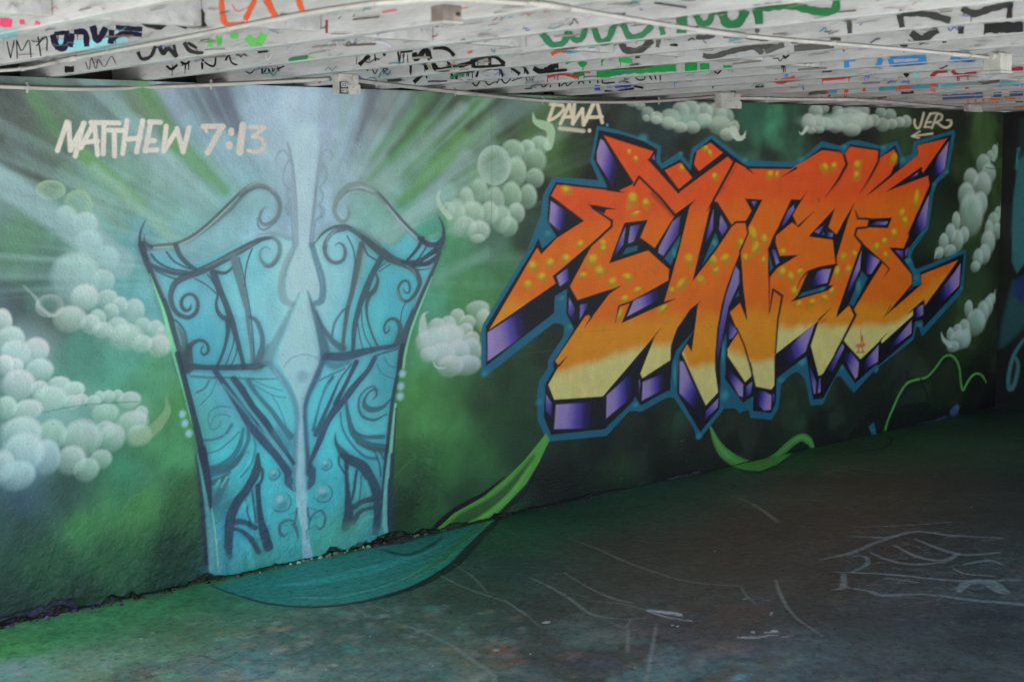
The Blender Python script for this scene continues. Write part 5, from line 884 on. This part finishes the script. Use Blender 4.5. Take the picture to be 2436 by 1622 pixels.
for p, w, c in (('K1 0 300 150 285', 66, (112,172,178)), ('K1 0 190 105 205', 70, (206,66,104)), ('K1 170 195 215 190', 36, (206,66,104)), ('K1 305 195 350 205', 26, (206,66,104)),
 ('K1 500 380 760 400 900 380 1100 330', 90, (128,192,202)), ('K1 60 360 92 505', 8, BK), ('K1 92 505 125 350', 8, BK), ('K1 145 350 150 510', 8, BK), ('K1 150 360 190 440 250 350 270 510', 8, BK), ('K1 330 320 355 500', 9, BK), ('K1 315 400 400 320 405 440', 9, BK),
 ('K1 455 300 490 400 555 410 590 300', 52, NVY), ('K1 470 292 600 282', 34, NVY), ('K1 625 290 612 410', 40, NVY), ('K1 640 280 735 285 750 405', 46, NVY), ('K1 800 225 842 350 915 240', 52, NVY), ('K1 965 260 955 380', 44, NVY), ('K1 960 350 1070 290 1225 305', 40, NVY), ('K1 1000 240 1230 255', 40, NVY),
 ('K1 1230 130 1300 200 1400 195 1450 100', 90, (36,36,38)), ('K1 1560 240 1620 70 1700 100 1730 240', 90, (40,40,42)), ('K1 1910 0 1920 130 1960 215 2110 210', 44, ORG), ('K1 2115 175 2200 0', 42, ORG), ('K1 2290 0 2350 110', 42, ORG), ('K2 130 0 205 155', 44, ORG), ('K2 395 0 440 105', 44, ORG), ('K1 2000 40 2050 100 2150 60', 8, (200,90,100)),
 ('K1 1812 340 1810 408', 38, (92,186,88)), ('K1 1868 310 1895 390 1908 312', 24, (92,186,88)), ('K1 1985 312 2055 312', 40, (92,186,88)), ('K1 2130 320 2200 380 2275 295', 54, (92,186,88)), ('K2 0 360 60 370 110 300', 50, (92,186,88)),
 ('K1 1190 450 1225 510 1300 490 1345 400', 30, (44,40,40)), ('K1 1375 400 1410 470 1450 420 1530 495', 36, (44,40,40)), ('K1 1500 390 1520 480', 26, (44,40,40)), ('K1 1590 370 1640 440 1755 465', 34, (52,48,48)), ('K1 1620 370 1700 420', 26, (52,48,48)),
 ('K1 740 540 770 610 790 500 830 600 850 510 900 580 960 490 1000 550', 6, (70,70,70)), ('K1 1435 570 1480 600 1530 560', 22, BK), ('K1 1560 535 1600 555 1640 530', 20, BK), ('K1 1742 510 1746 602', 14, BK), ('K1 1742 515 1800 562 1850 570 1862 500', 14, BK), ('K1 1945 525 1975 480 2000 545 2050 562', 16, BK), ('K1 1490 560 1485 660', 5, BK), ('K1 1597 560 1597 640', 5, BK),
 ('K1 560 600 640 600', 48, (22,22,24)), ('K1 2120 620 2160 635 2200 600', 8, BK), ('K1 2265 590 2270 640 2300 590', 9, BK), ('K1 2320 595 2340 640', 9, BK), ('K2 82 590 90 642 118 600', 9, BK), ('K2 140 590 148 632', 9, BK), ('K2 175 585 180 625 200 590', 9, BK), ('K2 220 575 235 618', 10, BK), ('K2 215 600 280 572', 12, BK),
 ('K2 590 390 640 412 695 345', 14, (178,178,198)), ('K2 275 400 300 460 345 400', 10, (176,176,192)), ('K2 725 350 740 400', 12, (178,178,198)), ('K2 860 340 880 400 960 350', 12, (178,178,200)), ('K2 1040 370 1130 370 1200 410', 26, (186,184,206)), ('K2 120 430 130 520 180 470', 8, (184,184,196)),
 ('K2 370 515 400 520', 24, (120,200,90)), ('K2 495 500 545 502', 18, (120,200,90)), ('K2 925 562 1012 478', 34, BK), ('K2 1058 470 1066 530', 16, BK), ('K2 1130 468 1152 480', 22, BK), ('K2 905 490 900 560', 5, BK), ('K2 1258 445 1272 530', 20, BK), ('K2 1280 455 1385 440', 22, BK), ('K2 1400 455 1420 515 1500 430 1535 515', 42, BK), ('K2 1560 415 1680 425 1745 485', 30, BK), ('K2 1300 470 1310 540', 5, BK), ('K2 1340 470 1345 545', 5, BK),
 ('K2 1480 545 1512 605', 28, BK), ('K2 1560 545 1600 602 1705 595', 40, BK), ('K2 1690 525 1712 600', 30, BK), ('K2 1735 585 1880 545 1945 500', 36, BK), ('K2 1900 505 1912 585', 34, BK), ('K2 1910 580 2050 575 2180 565', 26, BK), ('K2 1935 510 2080 488 2180 555', 30, BK), ('K2 2050 495 2052 565', 28, BK), ('K2 1520 560 1545 600', 14, (150,138,90)), ('K2 1740 510 1745 550', 16, (150,138,90)), ('K2 2010 510 1990 560', 14, (150,138,90)),
 ('K2 1370 560 1368 630', 22, BK), ('K2 1395 712 1465 652', 30, BK), ('K2 1500 650 1510 680', 10, BK), ('K2 1720 635 1732 685', 20, BK), ('K2 1760 685 1772 640', 20, BK), ('K2 1775 632 1915 618', 18, BK), ('K2 1950 615 1935 668', 20, BK), ('K2 2040 605 2130 600', 12, BK), ('K2 2135 590 2165 655', 24, BK), ('K2 2240 590 2310 640', 26, BK), ('K2 1900 715 1935 745 1965 700', 10, BK), ('K2 2000 690 2040 735 2085 710', 9, BK), ('K2 2110 722 2140 682 2185 722 2232 680', 9, BK), ('K2 2240 700 2330 670', 8, BK),
 ('K2 870 600 925 602', 8, BK), ('K2 960 590 1005 612', 8, BK), ('K2 1040 600 1060 640 1085 600', 8, BK), ('K2 1130 580 1140 640', 8, BK), ('K2 1135 590 1175 600 1140 620 1180 650', 8, BK), ('K2 1125 110 1250 90', 12, (214,90,100)), ('K2 1770 85 1865 70', 10, (214,110,110)), ('K2 755 155 760 160', 30, (40,36,36)), ('K2 880 135 885 138', 30, (40,36,36)), ('K2 645 175 645 290', 20, (120,60,44)),
 ('K3 325 290 420 392 510 372 560 270', 54, (48,112,80)), ('K3 560 280 610 345 670 335 705 240', 46, (48,112,80)), ('K3 775 240 820 355 895 345 955 205', 50, (48,112,76)), ('K3 1020 200 1080 315 1180 312 1275 225', 50, (54,112,80)), ('K3 1355 230 1372 305', 42, (54,112,80)), ('K3 1532 135 1532 290', 82, (44,108,70)), ('K3 1650 125 1700 205 1770 190 1795 105', 50, (44,108,70)), ('K3 1870 95 1920 202 2020 202 2085 90', 70, (40,106,66)), ('K3 2172 75 2200 205', 60, GRN), ('K3 2160 85 2352 62', 46, GRN), ('K4 30 82 330 52 560 100 720 95 745 0', 62, GRN), ('K4 72 92 82 212', 56, GRN),
 ('K3 1015 375 1050 435 1180 430 1275 345', 54, GY), ('K3 1335 338 1322 412', 36, (82,82,80)), ('K3 500 440 625 415', 44, (96,94,98)), ('K3 1655 320 1730 325 1815 300', 44, (72,70,70)), ('K3 1715 480 1800 492 1960 445 2150 410 2350 405', 44, (72,72,70)), ('K3 2160 420 2230 465', 34, (76,76,74)), ('K3 1130 495 1170 490', 28, (60,60,62)), ('K3 1890 320 2010 320 2280 355', 24, (64,62,62)),
 ('K4 1285 120 1310 240', 46, (50,52,50)), ('K4 1285 120 1500 122 1725 182', 54, (52,54,52)), ('K4 1385 285 1480 340 1610 255', 62, (50,52,50)), ('K4 1825 72 1930 122 2070 80 2260 30', 56, (50,52,50)), ('K4 2240 30 2232 165', 46, (34,34,36)), ('K4 2015 242 2352 240', 84, (30,30,32)), ('K4 1815 230 1815 295', 48, (44,44,44)), ('K4 850 165 860 295', 40, (66,66,62)), ('K4 378 420 720 402', 58, (84,84,82)), ('K4 45 408 110 462', 40, (80,80,78)), ('K4 130 450 290 385', 44, (84,84,82)), ('K4 690 338 780 342', 30, (70,70,68)), ('K4 40 262 80 265', 36, (80,78,76)), ('K4 1290 395 1355 398', 20, (40,40,40)),
 ('K4 450 558 590 568', 40, BK), ('K4 270 570 300 580', 22, BK), ('K4 620 622 700 618', 12, BK), ('K4 280 480 305 500 335 475', 14, BK), ('K4 800 440 812 438', 20, BK), ('K4 1655 365 1690 365', 14, BK),
 ('K3 530 540 555 540', 30, GR2), ('K3 650 535 675 570 700 540', 38, GR2), ('K3 845 520 855 530', 36, GR2), ('K3 990 515 1105 530', 42, (50,160,84)), ('K3 800 640 900 640 1000 612 1200 600 1480 585', 60, GR2), ('K3 1560 582 1665 582', 76, GR2), ('K3 1690 580 1770 575', 52, GR2), ('K3 1890 578 1965 580', 28, GR2), ('K3 595 652 690 625', 42, (26,120,60)), ('K3 870 655 960 640', 30, GR2),
 ('K3 375 665 500 640 640 672', 24, RED), ('K3 700 622 745 628', 18, RED), ('K3 255 590 330 620 465 555', 44, BK), ('K3 330 625 545 605', 26, BK), ('K3 65 585 135 645', 20, BK), ('K3 170 572 212 642', 22, BK), ('K3 350 590 470 580', 20, BK), ('K3 180 768 245 762', 8, BK), ('K3 310 722 340 752 380 722', 10, BK), ('K3 400 712 400 755', 10, BK), ('K3 475 712 478 752', 10, BK), ('K3 490 745 530 715 545 745 600 700', 9, BK), ('K3 640 730 665 695 690 725', 9, BK), ('K3 735 690 745 722', 9, BK), ('K3 805 685 812 722', 9, BK), ('K3 850 690 855 720 955 712', 10, BK), ('K3 1005 705 1085 712', 8, BK), ('K3 1045 672 1040 705', 8, BK), ('K3 1135 670 1160 692 1210 688 1215 655', 9, BK), ('K3 1255 660 1275 692', 9, BK), ('K3 1300 650 1312 690', 9, BK), ('K3 1345 648 1348 695', 9, BK),
 ('K3 780 758 830 760', 44, (50,66,178)), ('K3 885 745 925 748', 20, (50,66,178)), ('K3 955 748 1095 738', 30, (44,62,182)), ('K3 1470 705 1500 708', 16, (60,80,190)), ('K3 1600 698 1622 700', 18, RED), ('K3 1120 745 1200 760', 14, BK), ('K3 2040 720 2085 718', 12, RED), ('K3 1815 615 1840 638 1875 605', 12, BK), ('K3 190 665 200 705', 5, BK), ('K3 215 665 240 700 255 660', 5, BK),
 ('K4 830 528 830 600', 40, BLU), ('K4 830 530 905 524', 12, BLU), ('K4 1130 508 1092 582', 40, BLU), ('K4 1100 515 1135 505', 14, BLU), ('K4 1205 505 1225 570', 40, BLU), ('K4 1205 502 1512 490', 26, BLU), ('K4 1225 560 1500 542', 32, BLU), ('K4 1480 490 1490 552', 62, BLU), ('K4 1725 510 1820 520 1940 522', 38, BLU),
 ('K4 1555 668 1615 620 1700 612', 32, (148,30,46)), ('K4 1740 612 1790 652 1950 632', 32, (148,30,46)), ('K4 2205 602 2352 595', 34, (148,30,46)), ('K4 620 690 740 680 865 665', 24, (204,56,32)), ('K4 330 697 400 690', 12, (204,56,32)), ('K4 985 660 1030 660', 24, (118,112,200)), ('K4 300 655 325 655', 30, (118,112,200)), ('K4 1330 630 1360 660', 34, (24,24,26)), ('K4 1405 645 1450 650', 46, (130,190,190)),
 ('K4 550 802 745 790', 36, (72,150,164)), ('K4 1108 772 1250 762', 34, (62,142,160)), ('K4 1340 758 1620 742', 34, (62,142,160)), ('K4 1640 742 1990 724', 30, (84,158,168)), ('K4 860 785 1060 772', 18, (150,186,190)), ('K4 615 792 670 790', 30, (208,76,44)), ('K4 812 785 845 785', 34, (208,76,44)), ('K4 968 772 995 772', 34, (208,76,44)), ('K4 1282 760 1312 758', 34, (208,76,44)), ('K4 1540 738 1605 736', 20, (208,76,44)),
 ('K4 1655 845 1820 835 2005 820', 46, (66,90,128)), ('K4 2095 822 2165 820', 44, (60,84,130)), ('K4 2235 815 2352 812', 44, (60,84,120)), ('K4 1868 872 1885 872', 30, (214,116,44)), ('K4 1930 872 1950 872', 30, (214,116,44)), ('K4 1995 870 2018 870', 30, (214,116,44)), ('K4 2055 866 2148 862', 30, (214,116,44)), ('K4 2195 858 2285 855', 30, (214,116,44)), ('K4 2285 880 2352 880', 16, (40,90,50)), ('K4 2265 925 2352 920', 12, (190,50,60)),
 ('K4 680 820 686 836', 12, BK), ('K4 1065 830 1072 848', 14, BK), ('K4 1200 850 1205 858', 12, BK), ('K4 1340 845 1345 852', 12, BK), ('K4 1860 750 1875 758', 14, BK), ('K4 450 745 465 780', 8, (70,80,180)), ('K4 1180 715 1230 705', 14, (96,116,190)), ('K4 1300 712 1375 708', 14, (96,116,190)), ('K3 1300 30 1580 70', 12, (70,66,72)), ('K3 1560 10 1660 5', 8, (90,86,92)), ('K4 2280 735 2300 730', 12, BK), ('K4 2335 735 2352 732', 20, (110,120,210))):
    J(p, w, c)
def scrib(x, y, w, c, n, sx, sy):
    P = ' '.join('%f %f' % (x+sx*(i+random.uniform(-.4, .4)), y-sx*i*.13+random.uniform(-sy, sy)) for i in range(n)); J('P '+P, w, c, 3.623, True, False)
for i in range(95):                                              # faded, unreadable older marks
    x = random.uniform(60, 2400); y = random.uniform(10, 225)
    scrib(x, y, random.uniform(4, 9), random.choice([(40,40,42),(60,60,62),(96,96,100),(150,150,158),(150,148,170),(70,84,150),(150,60,60),(60,130,140)]), random.randint(3, 7), random.uniform(4, 10), random.uniform(3, 10))
for i in range(34):
    x = random.uniform(500, 2400); y = random.uniform(90, 230)
    scrib(x, y, random.uniform(14, 34), random.choice([(30,30,32),(52,54,54),(84,84,86),(128,130,134),(52,116,84),(70,150,170),(190,84,60)]), random.randint(2, 4), random.uniform(8, 20), random.uniform(2, 7))
for i in range(90):                                               # grime smears
    x = random.uniform(0, 2436); y = random.uniform(0, 240); J('P %f %f %f %f' % (x, y, x+random.uniform(15, 70), y-random.uniform(0, 8)), random.uniform(4, 14), random.choice([(120,112,104),(96,88,80),(140,136,132)]), 3.623, False, False)
def quad_area(V_, F_):
    V_ = np.array(V_); F_ = np.array(F_); return .5*np.linalg.norm(np.cross(V_[F_[:, 2]]-V_[F_[:, 0]], V_[F_[:, 3]]-V_[F_[:, 1]]), axis=1).sum()
order = sorted(cells, key=lambda q: -quad_area(cells[q][0], cells[q][1])); rest = {}
for n_, key in enumerate(order):
    V_, F_, C_, A_ = cells[key]
    if n_ < 290:
        po = mesh_obj('spray_mark', np.array(V_)-DL, F_, M_PAINT, joists[key[0]][2]); set_cols(po.data, np.array(C_), np.array(A_))
    else:                                                           # the small ones: one part per joist
        R = rest.setdefault(key[0], ([], [], [], [])); b = len(R[0]); R[0].extend(V_); R[1].extend([tuple(i_+b for i_ in f_) for f_ in F_]); R[2].extend(C_); R[3].extend(A_)
for k, (V_, F_, C_, A_) in rest.items():
    po = mesh_obj('small_spray_marks', np.array(V_)-DL, F_, M_PAINT, joists[k][2]); set_cols(po.data, np.array(C_), np.array(A_)); tag(po, kind='stuff')

# ================================================================ conduits and boxes
def conduit(pts3, label, r=.0062):
    P = spline(pts3, 10); base = P[0].copy(); o = empty('electrical_conduit', base); tag(o, label, 'conduit')
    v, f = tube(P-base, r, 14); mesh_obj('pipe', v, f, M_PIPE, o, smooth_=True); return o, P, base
def coupling(o, base, P, i, r=.0085, ln=2):
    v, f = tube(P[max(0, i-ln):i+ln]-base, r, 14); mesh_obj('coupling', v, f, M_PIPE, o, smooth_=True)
ZP = HC-.019
def under(p): q = on_z(p, ZP); return np.column_stack([q, np.full(len(q), ZP)])
c1, P1, b1 = conduit(under([(-60,171),(0,168),(70,162),(165,141),(400,97),(650,47),(770,25),(893,7)]), 'white conduit strapped under the joists, curving away beside the mural end')
for q in ((165,141),): coupling(c1, b1, P1, int(np.argmin(np.linalg.norm(P1[:, :2]-under([q])[0][:2], axis=1))))
c2, P2, b2 = conduit(under([(893,7),(1000,0),(1100,-2),(1250,8),(1320,15),(1735,81),(2076,111),(2294,131),(2352,137)]), 'white conduit running under the joists to the big junction box')
for q in ((1318,15),(1735,81),(2294,131)): coupling(c2, b2, P2, int(np.argmin(np.linalg.norm(P2[:, :2]-under([q])[0][:2], axis=1))))
def wallp(p, y=-.022):
    q = on_wall(p, y); out = np.column_stack([q[:, 0], np.full(len(q), y), q[:, 1]])
    u = under(p); hi = q[:, 1] > ZP; out[hi] = u[hi]; return out
c3, P3, b3 = conduit(wallp([(-80,204),(0,206),(200,212),(400,206),(650,195),(785,188)]), 'white conduit along the wall top above MATTHEW 7:13, ending at the stickered box', .0085)
c4, P4, b4 = conduit(wallp([(835,190),(870,194),(900,198),(1100,221),(1250,236),(1350,242),(1500,243),(1600,238),(1700,230)]), 'white conduit along the wall top between the stickered box and the plain box', .0085)
coupling(c4, b4, P4, int(np.argmin(np.abs(P4[:, 0]-wallp([(1119,222)])[0][0]))), .0112)
c5, P5, b5 = conduit(wallp([(1740,233),(1800,234),(1900,236),(2050,238),(2200,250),(2295,258)]), 'white conduit along the wall top beyond the plain box to the corner', .0085)
coupling(c5, b5, P5, int(np.argmin(np.abs(P5[:, 0]-wallp([(2020,237)])[0][0]))), .012)
for o_, P_, b_, r_ in ((c1, P1, b1, .0062), (c2, P2, b2, .0062), (c3, P3, b3, .0085), (c4, P4, b4, .0085), (c5, P5, b5, .0085)):
    L_ = np.concatenate([[0], np.cumsum(np.linalg.norm(np.diff(P_, axis=0), axis=1))])
    for s_ in np.arange(.22, L_[-1]-.05, .76):                      # saddle clips at every second joist
        c_ = np.array([np.interp(s_, L_, P_[:, i]) for i in range(3)]); d_ = np.array([np.interp(s_+.008, L_, P_[:, i]) for i in range(3)])
        v, f = tube([c_-b_, d_-b_], r_*1.28, 12); k_ = len(v); w_ = r_*2.2; t_ = np.array([0, 0, 1.]) if o_ in (c3, c4, c5) else np.cross((d_-c_)/np.linalg.norm(d_-c_), [0, 0, 1.])
        off = np.array([0, r_*.9, 0]) if o_ in (c3, c4, c5) else np.array([0, 0, r_*.9])
        v = list(v)+[c_-b_+off-t_*w_, d_-b_+off-t_*w_, d_-b_+off+t_*w_, c_-b_+off+t_*w_, c_-b_+off*.6-t_*w_, d_-b_+off*.6-t_*w_, d_-b_+off*.6+t_*w_, c_-b_+off*.6+t_*w_]
        f = f+[(k_, k_+1, k_+2, k_+3), (k_+7, k_+6, k_+5, k_+4), (k_, k_+4, k_+5, k_+1), (k_+2, k_+6, k_+7, k_+3)]
        mesh_obj('pipe_clip', v, f, M_BOX, o_)
def jbox(x, z, y1, w, h, d, label, split=True, cat='junction box', knobs=True):
    o = empty('junction_box', (x, y1-d/2, z-h/2)); tag(o, label, cat)
    v, f = box_geo(-w/2, w/2, -d/2, d/2, 0, h, .004); mesh_obj('body', v, f, M_BOX, o)
    v, f = box_geo(-w/2-.003, w/2+.003, -d/2-.004, -d/2+.002, -.003, h*.46, .0015); mesh_obj('cover_plate', v, f, M_BOX, o)
    if knobs:
        for zz in (h*.25, h*.75):
            v, f = tube([(w*.22, -d/2-.007, zz), (w*.22, -d/2+.003, zz)], .011, 12); mesh_obj('screw_cap', v, f, M_BOX, o)
    return o, -d/2-.0046
def wb(x0, y0, x1, y1):
    y = min(float(on_z([((x0+x1)/2, y0)], HC-.006)[0][1]), -.004)
    q = on_wall([(x0, (y0+y1)/2), (x1, (y0+y1)/2), ((x0+x1)/2, y0), ((x0+x1)/2, y1)], y); return (q[0, 0]+q[1, 0])/2, (q[2, 1]+q[3, 1])/2, abs(q[1, 0]-q[0, 0]), abs(q[2, 1]-q[3, 1]), y
x, z, w, h, yb_ = wb(790, 177, 838, 225); ob, fy = jbox(x, min(z, HC-.006-h/2), yb_, w, h, .045, 'pale square junction box with a black EER SCREW sticker on the wall top')
# sticker on the side that faces the open end and wraps on to the front
sxw = w*.40
v, f = box_geo(-w/2-.002, -w/2+sxw, fy-.0012, fy-.0002, -.001, h*.58); st = mesh_obj('sticker', v, f, M_BLACK, ob)
GL = {'E': [[(1,0),(0,0),(0,1),(1,1)],[(0,.5),(.8,.5)]], 'R': [[(0,0),(0,1),(.9,1),(1,.75),(.8,.5),(0,.5)],[(.5,.5),(1,0)]], 'S': [[(1,.9),(.5,1),(0,.8),(.2,.55),(.9,.45),(1,.2),(.5,0),(0,.1)]], 'C': [[(1,.9),(.4,1),(0,.6),(0,.3),(.4,0),(1,.1)]], 'W': [[(0,1),(.25,0),(.5,.7),(.75,0),(1,1)]]}
def word(txt, x0, z0, cw, chh, gap, y, m, parent, t=.18):
    V_, F_ = [], []
    for i, ch in enumerate(txt):
        for pl in GL[ch]:
            for a, b in zip(pl[:-1], pl[1:]):
                a = np.array([x0+i*(cw+gap)+a[0]*cw, z0+a[1]*chh]); b = np.array([x0+i*(cw+gap)+b[0]*cw, z0+b[1]*chh]); d = (b-a)/np.linalg.norm(b-a)*chh*t*.5; n = np.array([-d[1], d[0]])
                k = len(V_); V_ += [(q[0], y, q[1]) for q in (a-d-n, b+d-n, b+d+n, a-d+n)]; F_.append((k, k+1, k+2, k+3))
    return mesh_obj('sticker_lettering', V_, F_, m, parent)
word('EER', -w/2+.006, h*.33, sxw*.22, h*.19, sxw*.08, fy-.0018, M_LETTER, st); word('SCREW', -w/2+.004, h*.06, sxw*.13, h*.17, sxw*.045, fy-.0018, M_LETTER, st)
x, z, w, h, yb_ = wb(1699, 222, 1745, 258); jbox(x, min(z, HC-.006-h/2), yb_, w, h, .045, 'plain white junction box on the wall top between the clouds')
x, z, w, h, yb_ = wb(2292, 250, 2322, 266); jbox(x, min(z, HC-.006-h/2), yb_, w, h, .04, 'small white junction box on the wall top near the corner', knobs=False)
q = on_z([(2360, 190)], HC-.09)[0]; qa = on_z([(2328, 170)], HC-.06)[0]; qb = on_z([(2394, 170)], HC-.06)[0]; bw = .068
ob = empty('junction_box', (q[0]+.03, q[1], HC-.064)); tag(ob, 'large white junction box hanging under the joists at the end of the conduit', 'junction box')
v, f = box_geo(-bw/2, bw/2, -bw/2, bw/2, 0, .06, .004); mesh_obj('body', v, f, M_BOX, ob)
v, f = box_geo(-bw/2-.004, bw/2+.004, -bw/2-.004, bw/2+.004, -.006, .002, .002); mesh_obj('cover_plate', v, f, M_BOX, ob)
v, f = box_geo(-.018, .018, -.018, .018, .058, .066, .002); mesh_obj('mount', v, f, M_BOX, ob)
v, f = tube([(-bw/2-.02, -.005, .05), (-bw/2+.01, -.005, .05)], .0125, 12); mesh_obj('pipe_nut', v, f, M_BOX, ob)
q = on_z([(1062, 45)], HC-.03)[0]
ob = empty('bracket_box', (q[0], q[1], HC-.042)); tag(ob, 'weathered brown edged metal box under the white joists', 'junction box')
v, f = box_geo(-.026, .026, -.024, .024, .005, .040, .002); mesh_obj('body', v, f, M_WOOD, ob)
v, f = box_geo(-.029, .029, -.027, .027, 0, .006, .002); mesh_obj('cover_plate', v, f, M_BOX, ob)
v, f = tube([(.012, -.031, .02), (.012, -.022, .02)], .004, 8); mesh_obj('screw_cap', v, f, M_RAW, ob)
